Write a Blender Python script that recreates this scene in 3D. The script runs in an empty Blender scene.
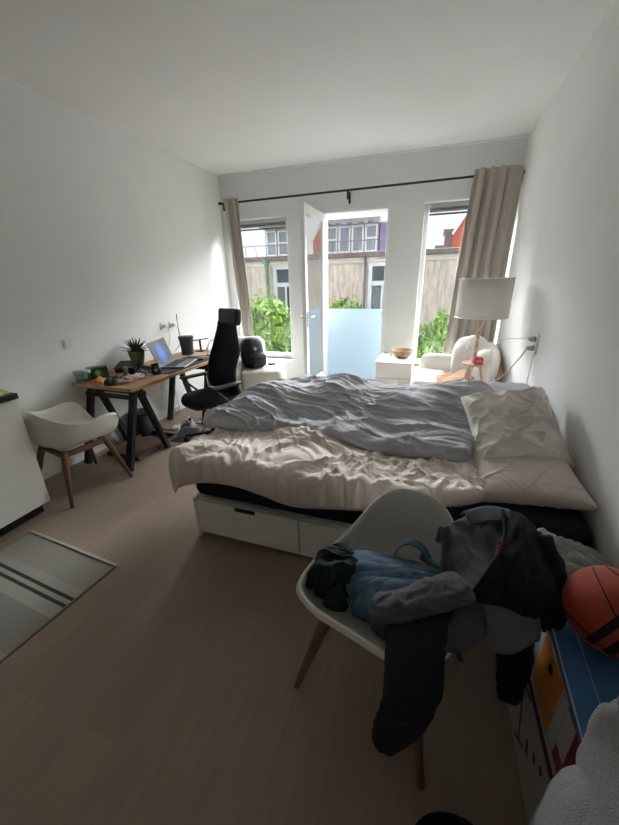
import bpy, math, random
import numpy as np
from mathutils import Vector, Matrix, noise, Euler
random.seed(7)
S = bpy.context.scene
COL = S.collection
PI = math.pi

# ------------------------------------------------------------------ camera
W_, H_, FPX = 619.0, 825.0, 345.0
pitch, yaw, roll = 0.3653876, 0.3395023, -0.0216586
def cam_axes():
    cp, sp = math.cos(pitch), math.sin(pitch)
    f = Vector((0, cp, -sp)); u = Vector((0, sp, cp)); r = Vector((1, 0, 0))
    cr, sr = math.cos(roll), math.sin(roll)
    r, u = cr*r + sr*u, -sr*r + cr*u
    Rz = Matrix.Rotation(yaw, 3, 'Z')
    return Rz @ r, Rz @ u, Rz @ f
r_, u_, f_ = cam_axes()
cd = bpy.data.cameras.new('camera'); cam = bpy.data.objects.new('camera', cd); COL.objects.link(cam)
mw = Matrix.Identity(4)
for i in range(3):
    mw[i][0] = r_[i]; mw[i][1] = u_[i]; mw[i][2] = -f_[i]
mw[2][3] = 1.6
cam.matrix_world = mw
cd.sensor_fit = 'HORIZONTAL'; cd.sensor_width = 36.0; cd.lens = 36.0*FPX/W_
cd.clip_start = 0.03; cd.clip_end = 300
S.camera = cam

# ------------------------------------------------------------------ world: overcast sky, brightest high beyond the windows
w = bpy.data.worlds.new('overcast_sky'); S.world = w; w.use_nodes = True
nt = w.node_tree; nt.nodes.clear()
tc = nt.nodes.new('ShaderNodeTexCoord'); sx = nt.nodes.new('ShaderNodeSeparateXYZ')
nt.links.new(tc.outputs['Generated'], sx.inputs[0])
def mth(op, a, b=None, clamp=False):
    n = nt.nodes.new('ShaderNodeMath'); n.operation = op; n.use_clamp = clamp
    for i, v in enumerate((a, b)):
        if v is None: continue
        if isinstance(v, (int, float)): n.inputs[i].default_value = v
        else: nt.links.new(v, n.inputs[i])
    return n.outputs[0]
def mapr(v, a, b, c, d):
    n = nt.nodes.new('ShaderNodeMapRange'); n.interpolation_type = 'SMOOTHSTEP'
    nt.links.new(v, n.inputs[0])
    for i, q in enumerate((a, b, c, d)): n.inputs[i+1].default_value = q
    return n.outputs[0]
SKY_LOW, SKY_HIGH = 1.25, 60.0
elev = mth('MULTIPLY', mapr(sx.outputs[2], 0.165, 0.40, 0.0, 1.0), mapr(sx.outputs[2], 0.42, 0.75, 1.0, 0.40))
front = mapr(sx.outputs[1], 0.05, 0.70, 0.02, 1.0)
glow = mth('MULTIPLY', mth('MULTIPLY', elev, front), SKY_HIGH)
tot = mth('ADD', glow, SKY_LOW)
ground = mapr(sx.outputs[2], -0.05, 0.02, 0.25, 1.0)
tot = mth('MULTIPLY', tot, ground)
bg = nt.nodes.new('ShaderNodeBackground'); bg.inputs[0].default_value = (0.94, 0.96, 1.0, 1)
nt.links.new(tot, bg.inputs[1])
wo = nt.nodes.new('ShaderNodeOutputWorld'); nt.links.new(bg.outputs[0], wo.inputs[0])

def portal(name, x0, x1, z0, z1, y):
    l = bpy.data.lights.new(name, 'AREA'); l.shape = 'RECTANGLE'; l.size = x1-x0; l.size_y = z1-z0
    o = bpy.data.objects.new(name, l); COL.objects.link(o)
    o.location = ((x0+x1)/2, y, (z0+z1)/2); o.rotation_euler = (-PI/2, 0, 0)
    l.cycles.is_portal = True
for k, (a, b, c, d) in enumerate(((-2.97, -2.07, .42, 2.45), (-1.57, -.65, .06, 2.47), (-.23, .70, .42, 2.47))):
    portal('daylight_portal', a, b, c, d, 5.33)
S.view_settings.view_transform = 'Standard'; S.view_settings.look = 'None'
S.view_settings.exposure = -0.06; S.view_settings.gamma = 1.0; S.view_settings.use_curve_mapping = False
S.cycles.max_bounces = 12; S.cycles.diffuse_bounces = 8

# ------------------------------------------------------------------ materials
def M(name, col, rough=.6, var=.08, scale=6, bump=0.0, bscale=60, metal=0.0, col2=None, stretch=(1,1,1), spec=.35, sheen=0, contrast=None, trans=0):
    m = bpy.data.materials.new(name); m.use_nodes = True
    t = m.node_tree; b = t.nodes['Principled BSDF']
    b.inputs['Roughness'].default_value = rough; b.inputs['Metallic'].default_value = metal
    b.inputs['Specular IOR Level'].default_value = spec
    if sheen: b.inputs['Sheen Weight'].default_value = sheen
    if trans: b.inputs['Transmission Weight'].default_value = trans
    c = t.nodes.new('ShaderNodeTexCoord'); mp = t.nodes.new('ShaderNodeMapping'); mp.inputs['Scale'].default_value = stretch
    t.links.new(c.outputs['Object'], mp.inputs[0])
    n = t.nodes.new('ShaderNodeTexNoise'); n.inputs['Scale'].default_value = scale; n.inputs['Detail'].default_value = 4
    t.links.new(mp.outputs[0], n.inputs['Vector'])
    r = t.nodes.new('ShaderNodeValToRGB')
    lo, hi = contrast or (.3, .7)
    r.color_ramp.elements[0].position = lo; r.color_ramp.elements[1].position = hi
    c2 = col2 or tuple(x*(1-var) for x in col)
    r.color_ramp.elements[0].color = (*c2, 1); r.color_ramp.elements[1].color = (*col, 1)
    t.links.new(n.outputs[0], r.inputs[0]); t.links.new(r.outputs[0], b.inputs['Base Color'])
    if bump:
        n2 = t.nodes.new('ShaderNodeTexNoise'); n2.inputs['Scale'].default_value = bscale; n2.inputs['Detail'].default_value = 3
        t.links.new(mp.outputs[0], n2.inputs['Vector'])
        bp = t.nodes.new('ShaderNodeBump'); bp.inputs['Strength'].default_value = bump; bp.inputs['Distance'].default_value = .01
        t.links.new(n2.outputs[0], bp.inputs['Height']); t.links.new(bp.outputs[0], b.inputs['Normal'])
    return m
def emis(m, col, s):
    b = m.node_tree.nodes['Principled BSDF']; b.inputs['Emission Color'].default_value = (*col, 1); b.inputs['Emission Strength'].default_value = s
    return m
def glass_mat(name, tint=(1,1,1), gloss=.35, diff=0.0, dcol=(.9,.95,1), rough=.02, power=5):
    m = bpy.data.materials.new(name); m.use_nodes = True; t = m.node_tree; t.nodes.clear()
    o = t.nodes.new('ShaderNodeOutputMaterial'); tr = t.nodes.new('ShaderNodeBsdfTransparent'); tr.inputs[0].default_value = (*tint, 1)
    g = t.nodes.new('ShaderNodeBsdfGlossy'); g.inputs['Roughness'].default_value = rough
    lw = t.nodes.new('ShaderNodeLayerWeight'); lw.inputs[0].default_value = .5
    pw = t.nodes.new('ShaderNodeMath'); pw.operation = 'POWER'; pw.inputs[1].default_value = power; t.links.new(lw.outputs['Facing'], pw.inputs[0])
    fr = t.nodes.new('ShaderNodeMath'); fr.operation = 'MULTIPLY_ADD'; fr.inputs[1].default_value = gloss; fr.inputs[2].default_value = .035; t.links.new(pw.outputs[0], fr.inputs[0])
    x = t.nodes.new('ShaderNodeMixShader'); t.links.new(fr.outputs[0], x.inputs[0]); t.links.new(tr.outputs[0], x.inputs[1]); t.links.new(g.outputs[0], x.inputs[2])
    last = x
    if diff:
        d = t.nodes.new('ShaderNodeBsdfDiffuse'); d.inputs[0].default_value = (*dcol, 1)
        tl = t.nodes.new('ShaderNodeBsdfTranslucent'); tl.inputs[0].default_value = (*dcol, 1)
        dd = t.nodes.new('ShaderNodeMixShader'); dd.inputs[0].default_value = .55
        t.links.new(d.outputs[0], dd.inputs[1]); t.links.new(tl.outputs[0], dd.inputs[2])
        y = t.nodes.new('ShaderNodeMixShader'); y.inputs[0].default_value = diff
        t.links.new(x.outputs[0], y.inputs[1]); t.links.new(dd.outputs[0], y.inputs[2]); last = y
    t.links.new(last.outputs[0], o.inputs[0])
    return m

def floor_mat():
    m = bpy.data.materials.new('laminate_floor'); m.use_nodes = True; t = m.node_tree; b = t.nodes['Principled BSDF']
    b.inputs['Roughness'].default_value = .42; b.inputs['Specular IOR Level'].default_value = .35
    c = t.nodes.new('ShaderNodeTexCoord'); mp = t.nodes.new('ShaderNodeMapping'); mp.inputs['Rotation'].default_value = (0, 0, PI/2)
    t.links.new(c.outputs['Object'], mp.inputs[0])
    br = t.nodes.new('ShaderNodeTexBrick'); br.inputs['Scale'].default_value = 1.0; br.inputs['Brick Width'].default_value = 1.3; br.inputs['Row Height'].default_value = .19
    br.inputs['Mortar Size'].default_value = .0012; br.inputs['Color1'].default_value = (.315, .225, .155, 1); br.inputs['Color2'].default_value = (.36, .26, .182, 1); br.inputs['Mortar'].default_value = (.27, .19, .13, 1)
    br.offset = .37
    t.links.new(mp.outputs[0], br.inputs[0])
    mp2 = t.nodes.new('ShaderNodeMapping'); mp2.inputs['Scale'].default_value = (14, 1.2, 1); t.links.new(c.outputs['Object'], mp2.inputs[0])
    n = t.nodes.new('ShaderNodeTexNoise'); n.inputs['Scale'].default_value = 3; n.inputs['Detail'].default_value = 6; t.links.new(mp2.outputs[0], n.inputs[0])
    mx = t.nodes.new('ShaderNodeMix'); mx.data_type = 'RGBA'; mx.blend_type = 'MULTIPLY'; mx.inputs[0].default_value = .35
    t.links.new(br.outputs[0], mx.inputs[6]); t.links.new(n.outputs[0], mx.inputs[7])
    g = t.nodes.new('ShaderNodeBrightContrast'); g.inputs[1].default_value = .06; t.links.new(mx.outputs[2], g.inputs[0])
    t.links.new(g.outputs[0], b.inputs['Base Color'])
    return m
WALL = M('white_wall_paint', (.82, .815, .80), .85, .03, 2.5, .12, 90)
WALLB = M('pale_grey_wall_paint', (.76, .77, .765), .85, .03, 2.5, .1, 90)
CEIL = M('white_ceiling_paint', (.83, .825, .81), .9, .03, 2)
FLOOR = floor_mat()
WFRAME = M('white_lacquer', (.82, .83, .82), .35, .02)
WPLAST = M('white_plastic', (.80, .79, .755), .38, .03, 3)
CREAMP = M('cream_shell_plastic', (.78, .755, .70), .4, .03, 3)
GLASS = glass_mat('clear_glass', (.96, .98, .97))
FROST = glass_mat('frosted_glass', (.8, .9, .95), diff=.93, dcol=(.295, .345, .37), rough=.3)
BLACKM = M('black_metal', (.018, .018, .02), .45, .2)
BLACKW = M('black_painted_wood', (.022, .023, .026), .55, .25, 8, .1, 40, stretch=(1,1,6))
BLACKP = M('black_plastic', (.02, .02, .022), .4, .2)
CURT = M('beige_curtain_linen', (.48, .44, .385), .9, .10, 60, .3, 400, col2=(.455, .415, .36), stretch=(6, 6, 3))
WOOD = M('oak_tabletop', (.50, .30, .15), .5, .3, 4, .1, 30, col2=(.27, .15, .075), stretch=(14, 1, 3))
WALNUT = M('walnut_leg', (.23, .125, .07), .5, .3, 5, .05, 30, col2=(.15, .08, .045), stretch=(5, 5, .6))
PALEWOOD = M('beech_wood', (.58, .36, .24), .5, .2, 5, col2=(.46, .28, .19), stretch=(5, 5, .8))
WHITECAB = M('white_cabinet_foil', (.80, .79, .74), .45, .02)
SHEETB = M('black_fitted_sheet', (.012, .013, .018), .9, .3, 10, .3, 120)
DUVETC = M('cream_cotton', (.78, .70, .62), .9, .05, 8, .25, 130)
PILC = M('pale_cream_cotton', (.86, .82, .765), .9, .06, 8, .2, 130)
PILB = M('beige_cotton', (.72, .65, .59), .9, .05, 8, .2, 130)
DUVETG = M('grey_jersey', (.50, .505, .53), .92, .10, 12, .3, 160)
SLIP = M('white_slipcover', (.80, .78, .72), .9, .04, 8, .3, 100)
MESHB = M('black_mesh_fabric', (.014, .015, .018), .85, .4, 90, .5, 300)
DENIM = M('blue_denim', (.15, .25, .35), .85, .35, 22, .4, 260, col2=(.08, .145, .22), contrast=(.35, .65))
DARKG = M('dark_green_fabric', (.012, .03, .027), .95, .4, 14, .3, 200)
JACK = M('charcoal_jacket_fabric', (.115, .118, .13), .9, .35, 18, .4, 260, col2=(.07, .072, .085))
JACKB = M('black_jacket_fabric', (.012, .012, .018), .9, .4, 14, .3, 200)
SHIRT = M('slate_grey_shirt', (.19, .195, .21), .95, .2, 14, .3, 220)
FLEECE = M('grey_fleece', (.42, .42, .42), 1, .2, 120, .8, 420, sheen=.3)

# ------------------------------------------------------------------ helpers
def wm(o):
    m = Matrix.Identity(4)
    while o is not None:
        m = Matrix.LocRotScale(o.location, o.rotation_euler, o.scale) @ m
        o = o.parent
    return m
def tag(o, label, cat, group=None):
    o['label'] = label; o['category'] = cat
    if group: o['group'] = group
    return o
def thing(name, label, cat, loc=(0,0,0), rz=0, group=None):
    o = bpy.data.objects.new(name, None); COL.objects.link(o); o.empty_display_size = .05
    o.location = loc; o.rotation_euler = (0, 0, rz)
    return tag(o, label, cat, group)
def cpy(root, loc, rz, label):
    r = root.copy(); COL.objects.link(r); r.location = loc; r.rotation_euler = (0, 0, rz); r['label'] = label
    for ch in list(root.children):
        c = ch.copy(); COL.objects.link(c); c.parent = r
        for g in ch.children:
            d = g.copy(); COL.objects.link(d); d.parent = c
    return r
class B:
    def __init__(s): s.v = []; s.f = []
    def add(s, vs, fs, mat=None):
        n = len(s.v)
        for p in vs:
            p = Vector(p); s.v.append(mat @ p if mat else p)
        s.f += [tuple(i+n for i in f) for f in fs]; return s
    def box(s, x0, x1, y0, y1, z0, z1, mat=None):
        vs = [(x, y, z) for z in (z0, z1) for y in (y0, y1) for x in (x0, x1)]
        return s.add(vs, [(0,2,3,1), (4,5,7,6), (0,1,5,4), (2,6,7,3), (0,4,6,2), (1,3,7,5)], mat)
    def hexa(s, bot, top):
        return s.add(list(bot)+list(top), [(3,2,1,0), (4,5,6,7), (0,1,5,4), (1,2,6,5), (2,3,7,6), (3,0,4,7)])
    def tube(s, pts, r, n=10, caps=True, flat=1.0):
        pts = [Vector(p) for p in pts]; rs = r if isinstance(r, (list, tuple)) else [r]*len(pts)
        up = Vector((0, 0, 1)); vs = []; fs = []
        prev = None
        for i, p in enumerate(pts):
            d = (pts[min(i+1, len(pts)-1)] - pts[max(i-1, 0)]).normalized()
            if prev is None:
                a = up if abs(d.z) < .9 else Vector((1, 0, 0))
                x = d.cross(a).normalized()
            else:
                x = (prev - d*prev.dot(d)).normalized()
            prev = x; y = d.cross(x)
            for k in range(n):
                t = 2*PI*k/n; vs.append(p + x*math.cos(t)*rs[i] + y*math.sin(t)*rs[i]*flat)
        for i in range(len(pts)-1):
            for k in range(n):
                a = i*n+k; b = i*n+(k+1) % n; fs.append((a, b, b+n, a+n))
        if caps: fs.append(tuple(range(n))[::-1]); fs.append(tuple(range((len(pts)-1)*n, len(pts)*n)))
        return s.add(vs, fs)
    def bar(s, p0, p1, w0, d0, w1=None, d1=None, side=(1, 0, 0)):
        p0, p1 = Vector(p0), Vector(p1); w1 = w1 or w0; d1 = d1 or d0
        d = (p1-p0).normalized(); x = Vector(side); x = (x - d*x.dot(d)).normalized(); y = d.cross(x)
        q = lambda p, w, h: [p - x*w/2 - y*h/2, p + x*w/2 - y*h/2, p + x*w/2 + y*h/2, p - x*w/2 + y*h/2]
        return s.hexa(q(p0, w0, d0), q(p1, w1, d1))
    def lathe(s, prof, n=32, c=(0, 0, 0), mat=None, sx=1, sy=1):
        vs = [(c[0]+r*math.cos(2*PI*k/n)*sx, c[1]+r*math.sin(2*PI*k/n)*sy, c[2]+z) for r, z in prof for k in range(n)]
        fs = [(i*n+k, i*n+(k+1) % n, (i+1)*n+(k+1) % n, (i+1)*n+k) for i in range(len(prof)-1) for k in range(n)]
        if prof[0][0] > 1e-5: fs.append(tuple(range(n))[::-1])
        if prof[-1][0] > 1e-5: fs.append(tuple(range((len(prof)-1)*n, len(prof)*n)))
        return s.add(vs, fs, mat)
    def grid(s, nu, nv, fn):
        vs = [fn(i/nu, j/nv) for j in range(nv+1) for i in range(nu+1)]
        fs = [(j*(nu+1)+i, j*(nu+1)+i+1, (j+1)*(nu+1)+i+1, (j+1)*(nu+1)+i) for j in range(nv) for i in range(nu)]
        return s.add(vs, fs)
    def build(s, name, mat, parent=None, bevel=0, smooth=False, solid=0, sub=0, world=False, off=-1, seg=2):
        me = bpy.data.meshes.new(name)
        vs = s.v
        if world and parent is not None:
            inv = wm(parent).inverted(); vs = [inv @ v for v in vs]
        me.from_pydata([tuple(v) for v in vs], [], s.f)
        me.validate()
        for m in (mat if isinstance(mat, (list, tuple)) else [mat]): me.materials.append(m)
        o = bpy.data.objects.new(name, me); COL.objects.link(o)
        if parent is not None: o.parent = parent
        if smooth or bevel:
            for p in me.polygons: p.use_smooth = True
        if solid:
            md = o.modifiers.new('solid', 'SOLIDIFY'); md.thickness = solid; md.offset = off
        if bevel:
            md = o.modifiers.new('bevel', 'BEVEL'); md.width = bevel; md.segments = seg; md.limit_method = 'ANGLE'; md.angle_limit = .6
            md.harden_normals = True
        if sub:
            md = o.modifiers.new('sub', 'SUBSURF'); md.levels = sub; md.render_levels = sub
        return o
def struct(o): o['kind'] = 'structure'; return o
def sm(a, b, x):
    t = max(0, min(1, (x-a)/(b-a))) if b != a else 0; return t*t*(3-2*t)
def lerp(a, b, t): return a+(b-a)*t
def cr(pts, t):
    n = len(pts)-1; x = max(0, min(.99999, t))*n; i = int(x); f = x-i
    p0 = pts[max(i-1, 0)]; p1 = pts[i]; p2 = pts[i+1]; p3 = pts[min(i+2, n)]
    return .5*((2*p1)+(p2-p0)*f+(2*p0-5*p1+4*p2-p3)*f*f+(3*p1-p0-3*p2+p3)*f**3)
def nz(x, y, z=0): return noise.noise(Vector((x, y, z)))
def ridge(x, y, seed=0.0, octs=3):
    a = 1; s = 0; tt = 0
    for k in range(octs):
        s += a*(1-2.2*abs(nz(x, y, seed+k*7.3))); tt += a; a *= .5; x *= 2.03; y *= 2.03
    return s/tt
def billow(x, y, seed=0.0, octs=3):
    a = 1; s = 0; tt = 0
    for k in range(octs):
        s += a*(2.2*abs(nz(x, y, seed+k*5.1))); tt += a; a *= .5; x *= 2.1; y *= 2.1
    return s/tt
def crease(x, y, f, seed, ang):
    """thin sharp fold lines with soft valleys between them"""
    ca, sa = math.cos(ang), math.sin(ang); a = (x*ca+y*sa)*f*.55; b_ = (-x*sa+y*ca)*f
    w1 = nz(a*.7, b_*.7, seed+11)*.9; n1 = abs(nz(a+w1, b_+w1*.5, seed))
    return max(0.0, 1-n1*7)**1.3*(0.5+nz(a*.8, b_*.8, seed+5)+.35)
def cloth(name, nu, nv, base, mat, parent=None, thick=.01, wr=None, world=True, off=-1):
    """base(u,v)->Vector; wr(u,v,P)->displacement along the normal."""
    P = [[base(i/nu, j/nv) for i in range(nu+1)] for j in range(nv+1)]
    b = B(); vs = []
    for j in range(nv+1):
        for i in range(nu+1):
            p = P[j][i]
            if wr:
                du = P[j][min(i+1, nu)]-P[j][max(i-1, 0)]; dv = P[min(j+1, nv)][i]-P[max(j-1, 0)][i]
                n = du.cross(dv)
                n = n.normalized() if n.length > 1e-9 else Vector((0, 0, 1))
                p = p + n*wr(i/nu, j/nv, p)
            vs.append(p)
    fs = [(j*(nu+1)+i, j*(nu+1)+i+1, (j+1)*(nu+1)+i+1, (j+1)*(nu+1)+i) for j in range(nv) for i in range(nu)]
    b.add(vs, fs)
    return b.build(name, mat, parent, smooth=True, solid=thick, world=world, off=off)
def net(rows):
    rows = [[Vector(p) for p in r] for r in rows]
    return lambda u, v: cr([cr(r, u) for r in rows], v)
def tubecloth(name, path, ra, rb, mat, parent, n=28, m=60, amp=.01, fs=(10, 3), seed=0, side=(1, 0, 0), close=True):
    path = [Vector(p) for p in path]; ra = list(ra); rb = list(rb)
    def base(u, v):
        p = cr(path, v); d = (cr(path, min(1, v+.01)) - cr(path, max(0, v-.01))).normalized()
        x = Vector(side); x = (x-d*x.dot(d)).normalized(); y = d.cross(x)
        k = 1.0
        if close: k = min(1, math.sin(min(1, v/.06)*PI/2)+.02) * min(1, math.sin(min(1, (1-v)/.06)*PI/2)+.02)
        a = cr(ra, v)*k; bb = cr(rb, v)*k; t = 2*PI*u
        return p + x*a*math.cos(t) + y*bb*math.sin(t)
    def wr(u, v, p):
        t = 2*PI*u; cx, cy = math.cos(t), math.sin(t)
        L = v*len(path)
        q = nz(cx*1.3+seed, cy*1.3, L*.7)
        return amp*(1.5*ridge(cx*fs[1]*.35+L*.9+q, L*fs[0]*.16+cy*fs[1]*.35, seed)-.3)*(1 if 0 < v < 1 else 0)
    return cloth(name, n, m, base, mat, parent, .004, wr)
def T(x, y, z, rz=0, rx=0, ry=0): return Matrix.Translation((x, y, z)) @ Euler((rx, ry, rz)).to_matrix().to_4x4()

# ================================================================== ROOM
XL, XR, YB, YF, HC = -3.12, .79, 5.1, -1.6, 3.03
struct(B().box(XL-.1, XR+.1, YF-.1, YB+.22, -.1, 0).build('floor', FLOOR))
struct(B().box(XL-.1, XR+.1, YF-.1, YB+.22, HC, HC+.1).build('ceiling', CEIL))
struct(B().box(XL-.2, XL, YF-.1, YB+.22, 0, HC).build('wall_left', WALL))
struct(B().box(XR, XR+.2, YF-.1, YB+.22, 0, HC).build('wall_right', WALL))
struct(B().box(XL, XR, YF-.2, YF, 0, HC).build('wall_front', WALL))
openings = [(-2.97, -2.07, .42, 2.45), (-1.575, -.645, .06, 2.47), (-.23, .70, .42, 2.47)]
b = B(); x = XL
for (a, c, z0, z1) in openings:
    b.box(x, a, YB, YB+.22, 0, HC); b.box(a, c, YB, YB+.22, 0, z0); b.box(a, c, YB, YB+.22, z1, HC); x = c
b.box(x, XR, YB, YB+.22, 0, HC)
struct(b.build('wall_back', WALLB))
tr = B().box(XL, XR, YB-.02, YB, HC-.025, HC).build('trim_1', WFRAME); struct(tr)
struct(B().box(XL, XL+.012, 1.5, YB, 0, .07).build('baseboard_left', WFRAME))
struct(B().box(XR-.012, XR, -1.5, YB, 0, .07).build('baseboard_right', WFRAME))
struct(B().box(XL, -1.65, YB-.012, YB, 0, .07).box(-.57, XR, YB-.012, YB, 0, .07).build('baseboard_back', WFRAME))

def frame(b, x0, x1, z0, z1, y0, y1, w, wb=None):
    wb = wb or w
    b.box(x0, x0+w, y0, y1, z0, z1); b.box(x1-w, x1, y0, y1, z0, z1); b.box(x0+w, x1-w, y0, y1, z1-w, z1); b.box(x0+w, x1-w, y0, y1, z0, z0+wb)
for k, (x0, x1, z0, z1) in enumerate((openings[0], openings[2])):
    wroot = bpy.data.objects.new('window_%d' % (k+1), None); COL.objects.link(wroot); struct(wroot); wroot.location = ((x0+x1)/2, YB+.1, z0)
    b = B(); frame(b, x0, x1, z0, z1, YB+.10, YB+.17, .055, .07); b.build('window_frame', WFRAME, wroot, .004, world=True)
    B().box(x0+.05, x1-.05, YB+.13, YB+.14, z0+.06, z1-.05).build('window_pane', GLASS, wroot, world=True)
    B().box(x0-.03, x1+.03, YB-.06, YB+.10, z0-.03, z0+.0).build('window_sill', WFRAME, wroot, .006, world=True)
    bl = thing('roller_blind', ['grey roller blind rolled up at the top of the left window', 'grey roller blind rolled up at the top of the right window'][k], 'blind', ((x0+x1)/2, YB+.09, z1-.06), group=None)
    GREYB = M('grey_blind_fabric', (.22, .225, .23), .7, .1)
    B().tube([(x0+.06, YB+.075, z1-.085), (x1-.06, YB+.075, z1-.085)], .022, 12).build('fabric_roll', GREYB, bl, smooth=True, world=True)
    B().box(x0+.055, x1-.055, YB+.05, YB+.098, z1-.065, z1-.056).build('cassette', M('grey_aluminium', (.33, .34, .35), .4), bl, .003, world=True)
    B().box(x0+.06, x1-.06, YB+.07, YB+.08, z1-.14, z1-.118).build('bottom_bar', M('dark_blind_bar', (.12, .12, .125), .5), bl, .003, world=True)
# door frame + open leaf
x0, x1, z0, z1 = openings[1]
dr = bpy.data.objects.new('door_1', None); COL.objects.link(dr); struct(dr); dr.location = (x0, YB, z0)
b = B(); b.box(x0, x0+.035, YB-.01, YB+.22, z0, z1); b.box(x1-.035, x1, YB-.01, YB+.22, z0, z1); b.box(x0+.035, x1-.035, YB-.01, YB+.22, z1-.035, z1)
b.build('door_frame', WFRAME, dr, .004, world=True)
B().box(x0, x1, YB-.03, YB+.22, z0-.03, z0+.012).build('door_sill', M('stone_sill', (.52, .50, .47), .6), dr, .004, world=True)
hx, hy = x0+.03, YB-.005
leafang = math.atan2(4.30-hy, -1.545-hx)
dm = T(hx, hy, z0+.02, leafang)
LW, LH = .83, z1-z0-.05
b = B()
for (a0, a1, c0, c1) in ((0, .085, 0, LH), (LW-.085, LW, 0, LH), (.085, LW-.085, LH-.10, LH), (.085, LW-.085, 0, .20)):
    b.box(a0, a1, -.025, .025, c0, c1, dm)
leaf = b.build('door_leaf', WFRAME, dr, .004, world=True)
B().box(.08, LW-.08, -.006, .006, .19, LH-.09, dm).build('door_glass', glass_mat('double_glazing', (.93, .95, .94), .95, rough=.0, power=2.6), leaf, world=True)
b = B(); b.box(LW-.06, LW-.025, .025, .032, .95, 1.15, dm); b.tube([dm @ Vector((LW-.042, .03, 1.08)), dm @ Vector((LW-.042, .075, 1.08)), dm @ Vector((LW-.16, .08, 1.08))], .009, 8)
b.box(LW-.06, LW-.025, -.032, -.025, .95, 1.15, dm); b.tube([dm @ Vector((LW-.042, -.03, 1.08)), dm @ Vector((LW-.042, -.075, 1.08)), dm @ Vector((LW-.16, -.08, 1.08))], .009, 8)
b.build('door_handle', M('brushed_steel', (.5, .5, .5), .35, metal=1), leaf, .002, world=True)
b = B()
for zz in (.25, 1.15, 2.05): b.tube([(hx, hy-.012, z0+zz), (hx, hy-.012, z0+zz+.09)], .011, 8)
b.build('hinge', M('hinge_steel', (.5, .5, .5), .4, metal=1), leaf, world=True)

# ------------------------------------------------------------------ OUTSIDE
def facade_mat():
    m = bpy.data.materials.new('stained_plaster'); m.use_nodes = True; t = m.node_tree; b = t.nodes['Principled BSDF']; b.inputs['Roughness'].default_value = .95
    c = t.nodes.new('ShaderNodeTexCoord'); mp = t.nodes.new('ShaderNodeMapping'); mp.inputs['Scale'].default_value = (5, 1, .7); t.links.new(c.outputs['Object'], mp.inputs[0])
    n = t.nodes.new('ShaderNodeTexNoise'); n.inputs['Scale'].default_value = 2.2; n.inputs['Detail'].default_value = 7; n.inputs['Roughness'].default_value = .7; t.links.new(mp.outputs[0], n.inputs[0])
    r = t.nodes.new('ShaderNodeValToRGB'); e = r.color_ramp.elements
    e[0].position = .32; e[0].color = (.30, .235, .20, 1); e[1].position = .60; e[1].color = (.56, .50, .44, 1)
    t.links.new(n.outputs[0], r.inputs[0]); t.links.new(r.outputs[0], b.inputs['Base Color']); return m
FAC = facade_mat()
fw = thing('courtyard_building', 'low beige stained plaster building with brown gutter and white windows across the courtyard', 'building', (-2, 11, -3))
wx = [(-5.02, -4.2), (-1.93, -1.1)]
b = B(); xx = -9
for a, c in wx:
    b.box(xx, a, 11, 11.4, -3, 2.17); b.box(a, c, 11, 11.4, -3, .2); b.box(a, c, 11, 11.4, 2.06, 2.17); xx = c
b.box(xx, 5, 11, 11.4, -3, 2.17); b.box(-9, 5, 11.4, 12, -3, 2.2)
b.build('wall', FAC, fw, world=True)
B().box(-9, 5, 10.82, 11.5, 2.20, 2.34).build('gutter', M('brown_gutter', (.20, .16, .155), .7, .5, 9, col2=(.11, .09, .085), stretch=(3, 1, 1)), fw, .02, world=True)
PLB = M('plaster_band', (.56, .52, .47), .9, .1)
B().box(-9, 5, 10.94, 11.0, 2.06, 2.20).build('plaster_band', PLB, fw, world=True)
FW = M('white_window_paint', (.58, .60, .61), .5)
DG = M('dark_window_glass', (.07, .085, .10), .12, .4, 2, spec=.6)
for a, c in wx:
    b = B(); frame(b, a, c, .2, 2.06, 10.97, 11.06, .11); b.box(a+.1, c-.1, 10.98, 11.05, 1.42, 1.55); b.box((a+c)/2-.03, (a+c)/2+.03, 10.99, 11.04, .3, 1.45)
    wf = b.build('window_frame', FW, fw, world=True)
    B().box(a+.1, c-.1, 11.05, 11.07, .3, 2.0).build('window_pane', DG, wf, world=True)
    B().grid(30, 2, lambda u, v: Vector((a+.12+u*(c-a-.24)*.4, 11.045-.01*math.sin(u*40), .35+v*1.05))).build('net_curtain', M('net_curtain', (.22, .24, .25), .9), wf, world=True, smooth=True)
GREENP = M('verdigris_pipe', (.14, .24, .21), .6, .3)
b = B().tube([(-5.2, 10.86, 2.2), (-5.2, 10.9, 2.05), (-5.2, 10.93, -3)], .05, 10).lathe([(.05, 2.02), (.05, 2.04), (.11, 2.16), (.11, 2.22)], 12, (-5.2, 10.88, 0))
b.build('drainpipe', GREENP, fw, smooth=True, world=True)
B().tube([(-2.02, 10.9, 2.2), (-2.02, 10.93, -3)], .035, 10).build('drainpipe', M('grey_pipe', (.14, .145, .15), .6), fw, smooth=True, world=True)
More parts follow.
